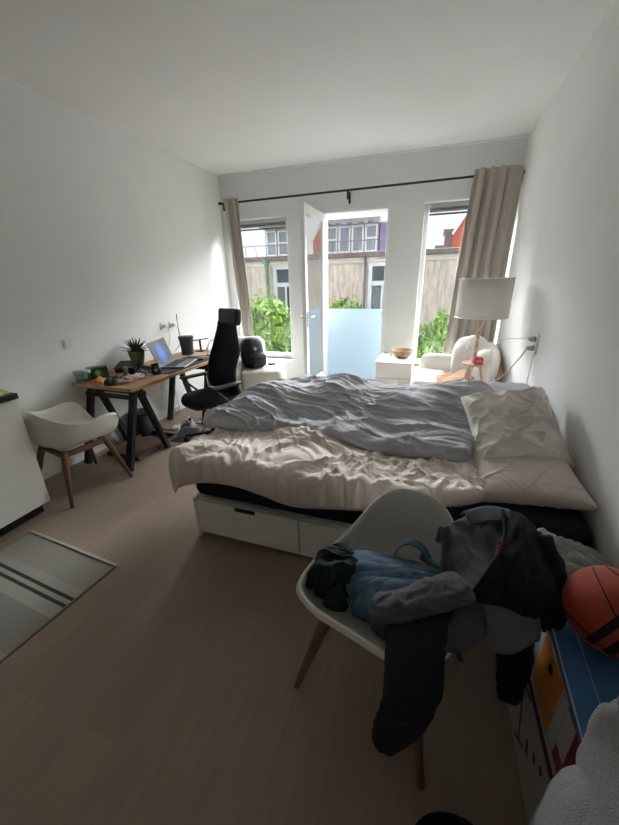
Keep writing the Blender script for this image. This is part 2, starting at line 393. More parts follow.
# roof flat: window apartment
ap = thing('rooftop_apartment', 'grey rooftop apartment with a row of tall white framed windows above the gutter', 'building', (-4, 12.6, 2.2))
APW = M('pale_grey_cladding', (.38, .41, .44), .7, .1)
B().box(-6.0, -1.92, 12.6, 15, 2.2, 3.38).build('wall', APW, ap, world=True)
b = B().box(-6.08, -1.84, 12.3, 15, 3.33, 3.43)
for k in range(12): b.box(-5.9+k*.35, -5.72+k*.35, 12.24, 12.34, 3.27, 3.36)
b.build('roof_edge', M('taupe_fascia', (.30, .28, .28), .8, .2), ap, world=True)
WG = M('blue_grey_window_glass', (.27, .33, .38), .1, .35, 1.5, spec=.7)
for k in range(9):
    a = -5.92+k*.445; c = a+.40
    b = B(); frame(b, a, c, 2.45, 3.26, 12.5, 12.6, .05)
    if k in (0, 1, 5, 8, 3): b.box(a+.05, c-.05, 12.51, 12.58, 2.84, 2.89)
    wf = b.build('window_frame', FW, ap, world=True)
    B().box(a+.04, c-.04, 12.57, 12.59, 2.48, 3.22).build('window_pane', WG, wf, world=True)
    if k % 2: B().grid(8, 1, lambda u, v: Vector((a+.05+u*.14, 12.56-.01*math.sin(u*20), 2.5+v*.7))).build('curtain', M('pale_curtain', (.28, .30, .32), .9), wf, world=True, smooth=True)
b = B().tube([(-6.9, 12.0, 2.75), (-1.7, 12.0, 2.75)], .015, 6)
for k in range(14): b.tube([(-6.9+k*.4, 12.0, 2.3), (-6.9+k*.4, 12.0, 2.75)], .012, 6)
b.build('roof_railing', M('grey_railing', (.18, .19, .2), .6), ap, world=True)
pb = thing('purple_rooftop_block', 'purple clad rooftop block at the right end of the window row', 'building', (-1.6, 13, 2.2))
B().box(-1.88, -1.64, 12.5, 16, 2.2, 3.28).build('wall', M('purple_cladding', (.19, .16, .28), .7, .1), pb, world=True)
B().box(-1.9, -1.62, 12.45, 16, 3.28, 3.32).build('roof_edge', FW, pb, world=True)
# chimney-like block left
# red brick houses
def brick_mat():
    m = bpy.data.materials.new('red_brick'); m.use_nodes = True; t = m.node_tree; b = t.nodes['Principled BSDF']; b.inputs['Roughness'].default_value = .9
    c = t.nodes.new('ShaderNodeTexCoord'); mp = t.nodes.new('ShaderNodeMapping'); mp.inputs['Rotation'].default_value = (PI/2, 0, 0); t.links.new(c.outputs['Object'], mp.inputs[0])
    br = t.nodes.new('ShaderNodeTexBrick'); br.inputs['Scale'].default_value = 5; br.inputs['Color1'].default_value = (.28, .06, .035, 1); br.inputs['Color2'].default_value = (.22, .045, .03, 1); br.inputs['Mortar'].default_value = (.24, .12, .10, 1); br.inputs['Mortar Size'].default_value = .02
    t.links.new(mp.outputs[0], br.inputs[0]); t.links.new(br.outputs[0], b.inputs['Base Color']); return m
BRK = brick_mat()
def gable(lbl, x0, x1, y0, y1, zb, ze, zr, name='brick_house'):
    g = thing(name, lbl, 'building', ((x0+x1)/2, y0, zb))
    xm = (x0+x1)/2
    pr = [(x0, zb), (x1, zb), (x1, ze), (xm, zr), (x0, ze)]
    b = B(); b.add([(x, y0, z) for x, z in pr]+[(x, y1, z) for x, z in pr], [(0,1,2,3,4), (9,8,7,6,5), (0,5,6,1), (1,6,7,2), (2,7,8,3), (3,8,9,4), (4,9,5,0)])
    b.build('wall', BRK, g, world=True)
    b = B(); b.bar((x0-.05, y0-.03, ze-.03), (xm, y0-.03, zr+.05), .1, .07, side=(0, 1, 0)); b.bar((x1+.05, y0-.03, ze-.03), (xm, y0-.03, zr+.05), .1, .07, side=(0, 1, 0))
    b.build('gable_trim', FW, g, world=True)
    b = B(); frame(b, xm-.12, xm+.12, ze-.45, ze+.05, y0-.04, y0, .035); b.build('window_frame', FW, g, world=True)
    B().box(xm-.1, xm+.1, y0-.02, y0-.01, ze-.43, ze+.03).build('window_pane', DG, g, world=True)
    return g
gable('red brick gabled house seen through the right window', .42, 1.9, 15, 20, -3, 3.1, 4.3)
gh = thing('grey_roof_annex', 'small grey roof structure left of the red brick house', 'building', (.35, 15.5, 0))
B().box(.12, .50, 15.4, 17, -3, 3.2).build('wall', M('grey_brown_cladding', (.15, .12, .115), .8), gh, world=True)
B().box(.06, .56, 15.3, 17, 3.2, 3.28).box(-.2, .12, 15.4, 16, 2.4, 2.75).build('roof', M('grey_roof', (.12, .12, .13), .8), gh, world=True)
gable('distant red brick gabled house with white trim seen through the door glass', -7.1, -5.6, 17, 22, -3, 3.4, 4.6)
gr = B().box(-12, 10, 5.6, 40, -3.2, -3).build('courtyard_ground', M('courtyard_paving', (.62, .60, .60), .9, .3)); struct(gr)
# bushes
LEAF = M('bright_green_leaf', (.24, .38, .06), .6, .5, 3, col2=(.08, .17, .03), contrast=(.35, .65)); 
LEAF.node_tree.nodes['Principled BSDF'].inputs['Transmission Weight'].default_value = 0.0
def bush(name, lbl, c, r, n, seed, ls=.09, trunk=True):
    rnd = random.Random(seed)
    g = thing(name, lbl, 'bush', (c[0], c[1], -3))
    b = B()
    for i in range(n):
        th = rnd.uniform(0, 2*PI); ph = math.acos(rnd.uniform(-.7, 1)); k = rnd.uniform(.55, 1)*(1+.28*nz(math.cos(th)*2+seed, math.sin(th)*2, ph*2))
        p = Vector((c[0]+r[0]*k*math.sin(ph)*math.cos(th), c[1]+r[1]*k*math.sin(ph)*math.sin(th), c[2]+r[2]*k*math.cos(ph)))
        e = Euler((rnd.uniform(0, 6.3), rnd.uniform(0, 6.3), rnd.uniform(0, 6.3))).to_matrix(); s = ls*rnd.uniform(.6, 1.3)
        vs = [p + e @ Vector(q)*s for q in ((-1, 0, 0), (-.3, .4, .08), (.5, .33, .08), (1, 0, 0), (.5, -.33, .08), (-.3, -.4, .08))]
        b.add(vs, [(0, 1, 2, 3), (0, 3, 4, 5)])
    b.build('foliage', LEAF, g, world=True)
    b = B()
    for i in range(7):
        a = i*.9+seed; b.tube([(c[0], c[1], -3), (c[0]+.2*math.cos(a), c[1]+.2*math.sin(a), c[2]-r[2]*.6), (c[0]+r[0]*.6*math.cos(a), c[1]+r[1]*.6*math.sin(a), c[2]+r[2]*.3)], [.05, .035, .012], 6)
    b.build('stem', M('bark', (.16, .12, .08), .9), g, world=True)
bush('courtyard_shrub', 'big bright green shrub filling the lower left window', (-4.15, 8.4, -.50), (1.15, .75, 1.75), 5200, 3)
bush('courtyard_shrub', 'yellow green shrub top showing above the frosted balustrade', (-2.35, 9.9, -.35), (.75, .5, 1.45), 2600, 5, .08)
bush('courtyard_shrub', 'green shrub against the plaster wall in the lower right window', (.25, 8.6, -.75), (.95, .7, 1.55), 4200, 9)
# balustrade
bal = thing('balcony_balustrade', 'frosted glass balustrade with dark bottom rail outside the open door', 'railing', (-1.3, 5.55, 0))
B().box(-2.02, -.72, 5.55, 5.562, .05, 1.17).build('glass_panel', FROST, bal, world=True)
B().box(-2.05, -.66, 5.535, 5.575, .0, .05).build('bottom_rail', M('dark_rail', (.12, .13, .14), .5), bal, .004, world=True)
for zz in (.25, 1.1):
    B().box(-.745, -.66, 5.53, 5.585, zz-.03, zz+.03).build('clamp', BLACKM, bal, .004, world=True)
B().box(-.67, -.645, 5.5, 5.6, 0, 1.2).build('post', M('light_rail_post', (.55, .57, .58), .5), bal, .004, world=True)
struct(B().box(-2.2, -.5, 5.46, 5.62, -.12, 0).build('balcony_slab', M('concrete_slab', (.4, .4, .38), .9)))

# ================================================================== CURTAINS
rod = thing('curtain_rod', 'long black curtain rod across the window wall', 'curtain rod', (-1.1, 4.98, 2.66))
B().tube([(-3.04, 4.99, 2.655), (.775, 4.99, 2.67)], .013, 12).build('pole', BLACKM, rod, smooth=True, world=True)
for xx in (-2.995, -1.18, .772):
    B().tube([(xx, 4.99, 2.66), (xx, 5.10, 2.63)], .007, 8).box(xx-.012, xx+.012, 5.085, 5.1, 2.53, 2.66).box(xx-.01, xx+.01, 4.97, 5.0, 2.56 if xx < -2 or xx > -1.5 else 2.60, 2.655).build('bracket', BLACKM, rod, world=True)
for xx in (-3.05, .778):
    B().lathe([(0, -.03), (.018, -.028), (.02, 0), (.018, .015), (0, .018)], 12, (0, 0, 0), T(xx, 4.99, 2.66, 0, 0, PI/2)).build('finial', BLACKM, rod, smooth=True, world=True)
def curtain(name, lbl, xa0, xb0, xa1, xb1, z1, z0, npl, amp, seed):
    def base(u, v):
        x = lerp(lerp(xa0, xa1, v**.8), lerp(xb0, xb1, v), u)
        z = lerp(z1, z0, v)
        wob = .9*nz(v*1.5, seed, 0)
        a = amp*(.7+.5*nz(u*5, v*.8, seed))
        y = 4.925 + a*math.sin(2*PI*npl*(u+.085*nz(u*3.1, v*.7, seed+3))+wob) + .012*nz(u*30, v*3, seed)
        return Vector((x + .012*math.cos(2*PI*npl*u*2+wob), y, z + (.015*abs(math.sin(npl*PI*u*2)) if v < .02 else 0)))
    return tag(cloth(name, 150, 60, base, CURT, None, .004), lbl, 'curtain')
curtain('curtain', 'narrow gathered beige curtain at the left window', -2.975, -2.735, -2.80, -2.60, 2.685, .05, 3.6, .036, 1)
curtain('curtain', 'wide beige curtain beside the right wall behind the lamp', .275, .765, .14, .745, 2.712, .05, 4.6, .045, 4)

# ================================================================== KITCHEN
kc = thing('kitchen_cabinet', 'white kitchen base cabinet with black plinth at the left edge', 'cabinet', (-2.87, .4, 0))
b = B().box(XL+.01, -2.622, -1.2, 1.44, .085, .895); b.build('body', WHITECAB, kc, .002, world=True)
b = B().box(-2.62, -2.60, -.16, .63, .087, .893).build('door', WHITECAB, kc, .002, world=True)
b = B().box(-2.62, -2.60, .636, 1.435, .087, .893).build('door', WHITECAB, kc, .002, world=True)
B().box(XL+.01, -2.655, -1.2, 1.40, 0, .085).build('plinth', M('black_plinth', (.012, .012, .013), .5), kc, world=True)
wt = B().box(XL+.003, -2.585, -1.2, 1.445, .897, .935).build('kitchen_worktop', M('dark_stone_worktop', (.035, .033, .032), .35, .4, 60), None, .003)
tag(wt, 'black kitchen worktop on the white cabinet', 'worktop')
yp = thing('yellow_packet', 'yellow packet lying on the black worktop', 'packet', (-2.70, 1.36, .936), .3)
bb = B(); bb.grid(16, 12, lambda u, v: Vector(((u-.5)*.15, (v-.5)*.12, .05*(math.sin(PI*u)*math.sin(PI*v))**.5+.006*nz(u*9, v*9))))
bb.grid(16, 12, lambda u, v: Vector(((.5-u)*.15, (v-.5)*.12, 0)))
bb.build('wrapper', M('yellow_wrap', (.62, .60, .05), .4, .5, 14, col2=(.15, .30, .05)), yp, smooth=True)

# ================================================================== RUG
def rug_mat():
    m = bpy.data.materials.new('striped_flatweave'); m.use_nodes = True; t = m.node_tree; b = t.nodes['Principled BSDF']; b.inputs['Roughness'].default_value = 1
    c = t.nodes.new('ShaderNodeTexCoord'); s = t.nodes.new('ShaderNodeSeparateXYZ'); t.links.new(c.outputs['Object'], s.inputs[0])
    mr = t.nodes.new('ShaderNodeMapRange'); mr.inputs[1].default_value = -1.0; mr.inputs[2].default_value = 0; t.links.new(s.outputs[1], mr.inputs[0])
    r = t.nodes.new('ShaderNodeValToRGB'); r.color_ramp.interpolation = 'CONSTANT'; e = r.color_ramp.elements
    a = (.36, .34, .29, 1); d = (.05, .045, .04, 1); l = (.42, .40, .34, 1); g = (.30, .285, .25, 1)
    stops = [(0, a), (.10, d), (.115, l), (.14, d), (.155, l), (.22, a), (.42, g), (.62, l), (.685, d), (.705, l), (.73, d), (.75, l), (.80, a)]
    e[0].position = 0; e[0].color = a; e[1].position = stops[1][0]; e[1].color = stops[1][1]
    for p, q in stops[2:]: n = e.new(p); n.color = q
    t.links.new(mr.outputs[0], r.inputs[0])
    n = t.nodes.new('ShaderNodeTexNoise'); n.inputs['Scale'].default_value = 160; t.links.new(c.outputs['Object'], n.inputs[0])
    mx = t.nodes.new('ShaderNodeMix'); mx.data_type = 'RGBA'; mx.blend_type = 'MULTIPLY'; mx.inputs[0].default_value = .4; t.links.new(r.outputs[0], mx.inputs[6]); t.links.new(n.outputs[0], mx.inputs[7])
    t.links.new(mx.outputs[2], b.inputs['Base Color']); return m
rg = thing('rug', 'grey flatwoven rug with double dark stripes on the wooden floor', 'rug', (-1.665, 1.14, 0), -.07)
def rb(u, v): return Vector((-u*.84, -v*.97, .006+.0015*nz(u*5, v*5)))
o = cloth('woven_field', 40, 50, rb, rug_mat(), rg, .005, world=False)
b = B().box(-.84, 0, -.005, .012, .002, .013).build('edge_binding', M('pale_binding', (.52, .48, .41), .9), rg, .002)
b = B().box(-.01, .003, -.97, .0, .002, .010).build('side_binding', M('brown_binding', (.22, .19, .15), .9), rg, .002)

# ================================================================== SHELL CHAIRS
def make_shell_chair(label, loc, rz, rimpts, tuck=0):
    t = thing('shell_armchair', label, 'chair', loc, rz)
    half = [Vector(p) for p in rimpts]
    def fn(u, v):
        a = abs(u*2-1); sg = 1 if u >= .5 else -1
        q = cr(half, a).copy()
        if sg < 0 and q.y > 0: q.y *= 1-tuck*sm(.1, .3, a); q.z -= tuck*.12*sm(.12, .3, a)*sm(0, .1, q.y)
        R = math.hypot(q.x, q.y); h = q.z
        curl = max(0, (v-.94)/.06); v = min(1, v/.94)
        rr = math.sin(min(1, v*1.02)*PI/2)**.92
        seatdip = .425+.02*v
        k = v**4.2*.85+.15*v**2
        z = seatdip + (h-seatdip)*k
        lip = curl*(1-sm(.5, .75, a)*.6)
        return Vector((q.x*(rr+.03*lip)*sg, q.y*(rr+.03*lip), z-.022*lip*lip))
    b = B(); b.grid(96, 28, fn)
    # weld seam handled by remove doubles
    me = b.build('shell', CREAMP, t, smooth=True)
    import bmesh
    bm = bmesh.new(); bm.from_mesh(me.data); bmesh.ops.remove_doubles(bm, verts=bm.verts, dist=1e-5); bmesh.ops.recalc_face_normals(bm, faces=bm.faces); bm.to_mesh(me.data); bm.free()
    for p in me.data.polygons: p.use_smooth = True
    md = me.modifiers.new('solid', 'SOLIDIFY'); md.thickness = .011; md.offset = 0
    md = me.modifiers.new('bev', 'BEVEL'); md.width = .004; md.segments = 3; md.limit_method = 'ANGLE'; md.angle_limit = .9
    for sx in (-1, 1):
        for sy in (-1, 1):
            B().tube([(sx*.155, sy*.15, .415), (sx*.19, sy*.185, .30), (sx*.265, sy*.255, .0)], [.025, .024, .013], 12).build('leg', WALNUT, t, smooth=True)
    for sgn in (-1, 1):
        B().bar((-.17, sgn*.165, .385), (.17, sgn*.165, .385), .02, .045, side=(0, 1, 0)).build('stretcher', WALNUT, t, .004)
        B().bar((sgn*.17, -.165, .385), (sgn*.17, .165, .385), .02, .045, side=(1, 0, 0)).build('stretcher', WALNUT, t, .004)
    return t
RIM_A = [(0, .25, .47), (.14, .26, .49), (.235, .255, .555), (.285, .22, .625), (.30, .12, .645), (.295, 0, .63), (.275, -.12, .65), (.22, -.22, .71), (.14, -.285, .775), (0, -.305, .80)]
RIM_B = [(0, .25, .515), (.10, .255, .522), (.18, .255, .535), (.25, .225, .56), (.257, .10, .58), (.235, -.03, .585), (.205, -.14, .63), (.16, -.225, .70), (.09, -.27, .75), (0, -.28, .765)]
ch = make_shell_chair('cream shell armchair with wooden legs beside the kitchen cabinet, facing the desk', (-2.70, 1.79, 0), -.171, RIM_A)
ch2 = make_shell_chair('white shell armchair heaped with clothes in front of the bed', (-.062, 1.035, 0), PI-.30, RIM_B, .38)

# ================================================================== DESK
DT = .755
dk = thing('trestle_desk', 'wooden topped desk on black trestles along the left wall', 'desk', (-2.76, 3.0, 0))
B().box(XL+.01, -2.40, 2.19, 3.95, DT-.032, DT).build('tabletop', WOOD, dk, .003, world=True)
for ty in (2.32, 3.48):
    dy = .22
    tr = B().box(XL+.08, -2.46, ty-.04, ty+.04, DT-.075, DT-.034).build('trestle', BLACKW, dk, .003, world=True)
    for xx in (XL+.12, -2.49):
        for s in (-1, 1):
            B().bar((xx, ty+s*.03, DT-.06), (xx-(.0), ty+s*.255, 0), .065, .04, side=(1, 0, 0)).build('leg', BLACKW, tr, .003, world=True)
    B().box(XL+.10, -2.46, ty-.085, ty-.06,   .63, .67).build('crossbar', BLACKW, tr, .003, world=True)
    B().box(XL+.10, -2.46, ty+.06, ty+.085,   .63, .67).build('crossbar', BLACKW, tr, .003, world=True)

# desk contents
Z = DT+.001
mt = tag(B().box(-2.80, -2.42, 2.70, 3.50, Z, Z+.004).build('desk_mat', M('black_desk_mat', (.02, .02, .023), .8)), 'black desk mat under the laptop', 'desk mat')
lp = thing('laptop', 'open silver laptop with a blue lit screen on the desk mat', 'laptop', (-2.62, 3.10, Z+.005), .30)
lp.scale = (1.12, 1.14, 1.1)
LB = M('laptop_aluminium', (.26, .265, .275), .38, metal=.7)
B().box(-.12, .12, -.18, .18, 0, .014).build('base', LB, lp, .004)
b = B()
for i in range(5):
    for j in range(13): b.box(-.085+i*.022, -.067+i*.022, -.155+j*.024, -.135+j*.024, .014, .0165)
b.build('keyboard', M('black_keys', (.02, .02, .02), .5), lp)
B().box(.04, .10, -.05, .05, .014, .0148).build('trackpad', M('trackpad_grey', (.28, .285, .29), .3), lp, world=False)
sc = T(-.12, 0, .012, 0, 0, -.33)
lid = B().box(-.006, 0, -.18, .18, 0, .245, sc).build('lid', M('dark_lid', (.12, .125, .13), .35, metal=.5), lp, .003)
def screen_mat():
    m = bpy.data.materials.new('laptop_screen'); m.use_nodes = True; t = m.node_tree; b = t.nodes['Principled BSDF']; b.inputs['Roughness'].default_value = .15
    c = t.nodes.new('ShaderNodeTexCoord'); mp = t.nodes.new('ShaderNodeMapping'); mp.inputs['Location'].default_value = (0, .15, -1.0); mp.inputs['Scale'].default_value = (1, 11, 8.5)
    t.links.new(c.outputs['Object'], mp.inputs[0])
    g = t.nodes.new('ShaderNodeTexGradient'); g.gradient_type = 'SPHERICAL'; t.links.new(mp.outputs[0], g.inputs[0])
    r = t.nodes.new('ShaderNodeValToRGB'); r.color_ramp.elements[0].color = (.07, .085, .11, 1); r.color_ramp.elements[1].color = (.10, .22, .75, 1); r.color_ramp.elements[1].position = .75
    t.links.new(g.outputs[0], r.inputs[0]); t.links.new(r.outputs[0], b.inputs['Emission Color']); b.inputs['Emission Strength'].default_value = 1.1
    b.inputs['Base Color'].default_value = (.05, .05, .06, 1); return m
B().box(.0002, .0015, -.17, .17, .012, .236, sc).build('screen', screen_mat(), lid)
# plant
pp = thing('potted_aloe', 'spiky dark aloe in a tapered green pot behind the laptop', 'plant', (-2.985, 2.89, Z))
pp.scale = (.98, .98, 1.05)
B().lathe([(.0, 0), (.045, 0), (.05, .01), (.075, .10), (.083, .15), (.085, .165), (.076, .166), (.072, .15), (0, .148)], 32).build('pot', M('olive_pot', (.20, .22, .12), .5, .35, 7, col2=(.30, .23, .15)), pp, smooth=True)
ALOE = M('aloe_leaf', (.025, .045, .03), .5, .3, 30)
b = B()
for i in range(30):
    rnd = random.Random(i); a = i*2.4; el = .25+1.15*(i/30)**.9; L = .21-.05*(i/30)+rnd.uniform(-.02, .02)
    L *= .62 if math.cos(a) < -.55 and el < .9 else 1; d = Vector((math.cos(a)*math.cos(el), math.sin(a)*math.cos(el), math.sin(el))); o_ = Vector((0, 0, .15))
    pts = [o_+d*L*s+Vector((0, 0, -.02*s*s)) for s in (0, .3, .6, .85, 1)]
    b.tube(pts, [.013, .013, .009, .005, .001], 7, flat=.5)
b.build('leaves', ALOE, pp, smooth=True)
# dark felt speaker
sp = thing('cylinder_speaker', 'dark grey tapered cylinder with a handle slot standing near the wall end of the desk', 'speaker', (-2.90, 3.62, Z))
b = B().lathe([(0, 0), (.07, 0), (.075, .01), (.072, .05), (.083, .17), (.093, .22), (.088, .225), (0, .205)], 36)
b.build('body', M('dark_grey_knit', (.065, .068, .075), .95, .3, 60, .4, 300), sp, smooth=True)
B().box(.06, .09, -.03, .03, .175, .195).build('handle', BLACKP, sp, .005)
an = tag(B().tube([(-2.975, 3.60, Z), (-2.975, 3.60, 1.20), (-2.97, 3.60, 1.25)], [.004, .004, .006], 8).build('thin_stick', BLACKM, None, smooth=True), 'thin black upright stick behind the dark cylinder', 'stick')
# black mug with emblem
def mug(name, lbl, x, y, r, h, mat, cat='mug', rz=0, emblem=None):
    g = thing(name, lbl, cat, (x, y, Z), rz)
    B().lathe([(0, .0), (r*.92, 0), (r, .006), (r, h), (r*.92, h), (r*.9, .01), (0, .01)], 28).build('cup', mat, g, smooth=True)
    b = B(); b.tube([(0, -r*.95, h*.8), (0, -r*1.5, h*.78), (0, -r*1.65, h*.5), (0, -r*1.45, h*.22), (0, -r*.95, h*.2)], .005, 8); b.build('handle', mat, g, smooth=True)
    if emblem: B().lathe([(0, .0), (.018, 0), (.018, .0015), (0, .0015)], 20, (0, 0, 0), T(r+.0005, 0, h*.5, 0, 0, PI/2)).lathe([(0, .0), (.008, 0), (.008, .002), (0, .002)], 12, (0, 0, 0), T(r+.0005, 0, h*.85, 0, 0, PI/2)).build('emblem', emblem, g)
    return g
mug('mug', 'black mug with a pale emblem near the desk front edge', -2.56, 2.68, .044, .10, M('black_ceramic', (.015, .017, .017), .25), rz=-.8, emblem=M('pale_print', (.35, .36, .32), .6))
for (x, y, lbl) in ((-3.05, 2.235, 'clear drinking glass at the near wall corner of the desk'), (-2.99, 2.27, 'clear drinking glass beside the green box')):
    g = thing('drinking_glass', lbl, 'glass', (x, y, Z), group=None)
    B().lathe([(0, 0), (.03, 0), (.037, .11), (.034, .11), (.028, .006), (0, .006)], 24).build('tumbler', glass_mat('tumbler_glass', (.85, .92, .9)), g, smooth=True)
    B().lathe([(.0372, .085), (.0375, .11), (.034, .111)], 24).build('rim', M('aqua_rim', (.40, .52, .49), .3), g, smooth=True)
gb = thing('green_box', 'small green carton with a pale round flower print on the desk', 'box', (-3.02, 2.41, Z), .95)
gb.scale = (1.15, 1.15, 1.15)
B().box(-.075, .075, -.035, .035, 0, .095).build('carton', M('green_carton', (.045, .13, .02), .5, .5, 18, col2=(.02, .06, .01)), gb, .003)
b = B()
for k in range(8): b.lathe([(0, 0), (.010, 0), (.010, .001), (0, .001)], 10, (0, 0, 0), T(.015*math.cos(k*PI/4), -.0362, .05+.015*math.sin(k*PI/4), 0, PI/2))
b.lathe([(0, 0), (.009, 0), (.009, .0018), (0, .0018)], 12, (0, 0, 0), T(0, -.0362, .05, 0, PI/2))
b.build('flower_print', M('pale_green_print', (.45, .55, .30), .6), gb)
def lump(name, lbl, cat, loc, size, rz, mat, seed=0, parts=None, amp=.25, fr=2.5, world=False):
    g = thing(name, lbl, cat, loc, rz)
    def fn(u, v):
        th = u*2*PI; ph = v*PI/2
        d = Vector((math.cos(th)*math.cos(ph), math.sin(th)*math.cos(ph), math.sin(ph)))
        k = 1+amp*nz(d.x*fr+seed, d.y*fr, d.z*fr)
        return Vector((d.x*size[0]*k, d.y*size[1]*k, max(0, d.z*size[2]*k)))
    b = B(); b.grid(40, 16, fn); b.build('body', mat, g, smooth=True)
    return g
lump('orange_bag', 'small orange bag of snacks at the near end of the desk', 'bag', (-2.85, 2.27, Z), (.05, .07, .05), .5, M('orange_foil', (.60, .24, .05), .4, .3, 12), 2)
lump('pouch', 'dark round pouch between the orange bag and the crumpled paper', 'pouch', (-2.70, 2.26, Z), (.055, .06, .06), 0, M('charcoal_pouch', (.04, .045, .045), .7), 5)
lump('crumpled_paper', 'white and pink crumpled paper bag near the desk front edge', 'paper', (-2.62, 2.42, Z), (.05, .14, .05), -.08, M('pinkish_white_paper', (.62, .54, .50), .7, .35, 25, col2=(.50, .28, .26)), 8, amp=.5, fr=4)
lump('dark_pouch', 'long black case beside the black mug', 'pouch', (-2.68, 2.60, Z+.0), (.06, .085, .055), .2, M('black_case', (.02, .025, .024), .6), 11, amp=.3)
bx = thing('black_tray', 'dark open box with raised lid edge on the desk beside the plant', 'box', (-2.95, 2.70, Z), .2)
b = B().box(-.09, .09, -.08, .08, 0, .05); b.build('box', M('dark_cardboard', (.035, .033, .033), .7), bx, .003)
B().box(-.09, .09, -.12, .09, -.004, .004, T(0, 0, .075, .25, .18)).build('lid', M('black_lid', (.015, .015, .017), .5), bx, .002)
tag(B().lathe([(0, 0), (.022, 0), (.022, .075), (.018, .08), (0, .08)], 16, (-2.85, 2.58, Z)).build('small_jar', M('grey_jar', (.30, .28, .26), .4), None, smooth=True), 'small grey jar standing between the dark box and the paper', 'jar')
tag(B().box(-.06, .06, -.04, .04, 0, .012, T(-2.80, 2.50, Z, .6)).build('notebook', M('brown_notebook', (.14, .10, .08), .7), None, .002), 'small brown notebook lying behind the crumpled paper', 'notebook')
tag(B().box(-.03, .03, -.05, .05, 0, .02, T(-2.52, 3.36, Z+.004, .5)).build('wallet', M('dark_wallet', (.05, .045, .04), .6), None, .006), 'dark wallet at the far end of the desk mat', 'wallet')
tag(B().box(-.10, .10, -.07, .07, 0, .006, T(-2.72, 3.62, Z, .4)).build('paper_sheets', M('kraft_paper', (.55, .40, .28), .8, .2), None, .001), 'brown paper sheets beside the dark cylinder', 'paper')
tag(B().box(-.05, .05, -.07, .07, 0, .025, T(-2.55, 3.66, Z, -.2)).build('paperback', M('cream_cover', (.60, .52, .42), .7), None, .002), 'cream paperback at the far front of the desk', 'book')
hp = thing('headphones', 'white over ear headphones at the far end of the desk', 'headphones', (-2.62, 3.80, Z), .3)
b = B().tube([Vector((.085*math.cos(t), 0, .04+.12*math.sin(t))) for t in [PI*k/14 for k in range(15)]], .009, 8); b.build('headband', WPLAST, hp, smooth=True)
for s in (-1, 1): B().lathe([(0, -.018), (.035, -.016), (.038, 0), (.035, .016), (0, .018)], 18, (0, 0, 0), T(s*.085, 0, .04, 0, 0, PI/2)).build('ear_cup', WPLAST, hp, smooth=True)
tag(B().box(-.13, .13, -.012, .012, -.005, .005, T(-2.86, 3.84, Z+.15, 1.2, .05)).box(-.01, .01, -.01, .01, -.15, 0, T(-2.86, 3.84, Z+.15)).box(-.06, .06, -.05, .05, -.15, -.14, T(-2.86, 3.84, Z+.15)).build('desk_lamp', BLACKP, None, .003), 'low black lamp arm at the far end of the desk', 'lamp')

lump('black_cloth', 'crumpled black cloth lying between the plant pot and the crumpled paper', 'cloth', (-2.80, 2.72, Z), (.07, .12, .05), .15, M('black_cotton', (.018, .02, .02), .9), 21, amp=.45, fr=4)
tag(B().box(-.045, .045, -.06, .06, 0, .03, T(-2.86, 2.47, Z, .4)).build('kraft_packet', M('brown_packet', (.22, .14, .09), .7), None, .006), 'small brown packet behind the crumpled paper on the desk', 'packet')
# wall fittings left
sw = thing('light_switch', 'white square light switch on the left wall above the chair', 'switch', (XL, 2.26, 1.11))
B().box(0, .012, -.042, .042, -.042, .042).build('plate', WPLAST, sw, .003)
B().box(.012, .018, -.03, .03, -.03, .03, T(0, 0, 0, 0, 0, .05)).build('rocker', WPLAST, sw, .002)
for yy, lb in ((3.50, 'white wall socket with a plugged cable, the one nearer the plant'), (3.66, 'white wall socket with a plugged cable, the one nearer the dark cylinder')):
    s = thing('wall_socket', lb, 'socket', (XL, yy, 1.115))
    B().box(0, .012, -.042, .042, -.042, .042).build('plate', WPLAST, s, .003)
    B().lathe([(0, 0), (.022, 0), (.018, .035), (.008, .045), (0, .045)], 14, (0, 0, 0), T(.012, 0, 0, 0, 0, PI/2)).build('plug', WPLAST, s, smooth=True)
def cable(lbl, pts, r, mat, name='power_cable'):
    pts = [Vector(p) for p in pts]; n = len(pts)*8
    return tag(B().tube([cr(pts, k/n) for k in range(n+1)], r, 6).build(name, mat, None, smooth=True), lbl, 'cable')
WC = M('white_cable', (.72, .71, .68), .5); KC = M('black_cable', (.02, .02, .02), .5)
cable('white cable hanging from the wall socket to the desk top', [(-3.06, 3.66, 1.11), (-3.0, 3.66, 1.0), (-2.99, 3.60, .88), (-3.02, 3.52, .80), (-3.0, 3.45, .765)], .004, WC)
cable('thin white cable from the socket nearer the plant', [(-3.06, 3.50, 1.11), (-3.03, 3.50, 1.0), (-3.06, 3.46, .85), (-3.08, 3.42, .765)], .0035, WC)

# under desk
fb = thing('red_tray', 'flat reddish cardboard tray on the floor under the desk', 'tray', (-2.745, 2.52, 0), .0)
RC = M('terracotta_card', (.13, .075, .055), .8, .25, 6)
B().box(-.20, .20, -.28, .28, 0, .012).build('base', RC, fb, .001)
for a in ((-.20, -.19, -.28, .28), (.19, .20, -.28, .28), (-.19, .19, -.28, -.27), (-.19, .19, .27, .28)): B().box(*a, .012, .05).build('side', RC, fb, .001)
tag(B().box(-.11, .11, -.17, .17, 0, .012, T(-2.50, 2.88, 0, .25)).build('black_folder', M('black_folder', (.022, .022, .024), .5), None, .003), 'flat black folder on the floor under the middle of the desk', 'folder')
bn = thing('waste_bin', 'dark round waste bin under the desk by the wall', 'bin', (-2.98, 2.78, 0))
B().lathe([(0, 0), (.10, 0), (.105, .01), (.125, .26), (.12, .262), (.10, .02), (0, .02)], 32).build('bucket', M('dark_bin', (.04, .042, .045), .5), bn, smooth=True)
B().lathe([(.118, .255), (.130, .258), (.130, .272), (.118, .275)], 32).build('rim', BLACKP, bn, smooth=True)
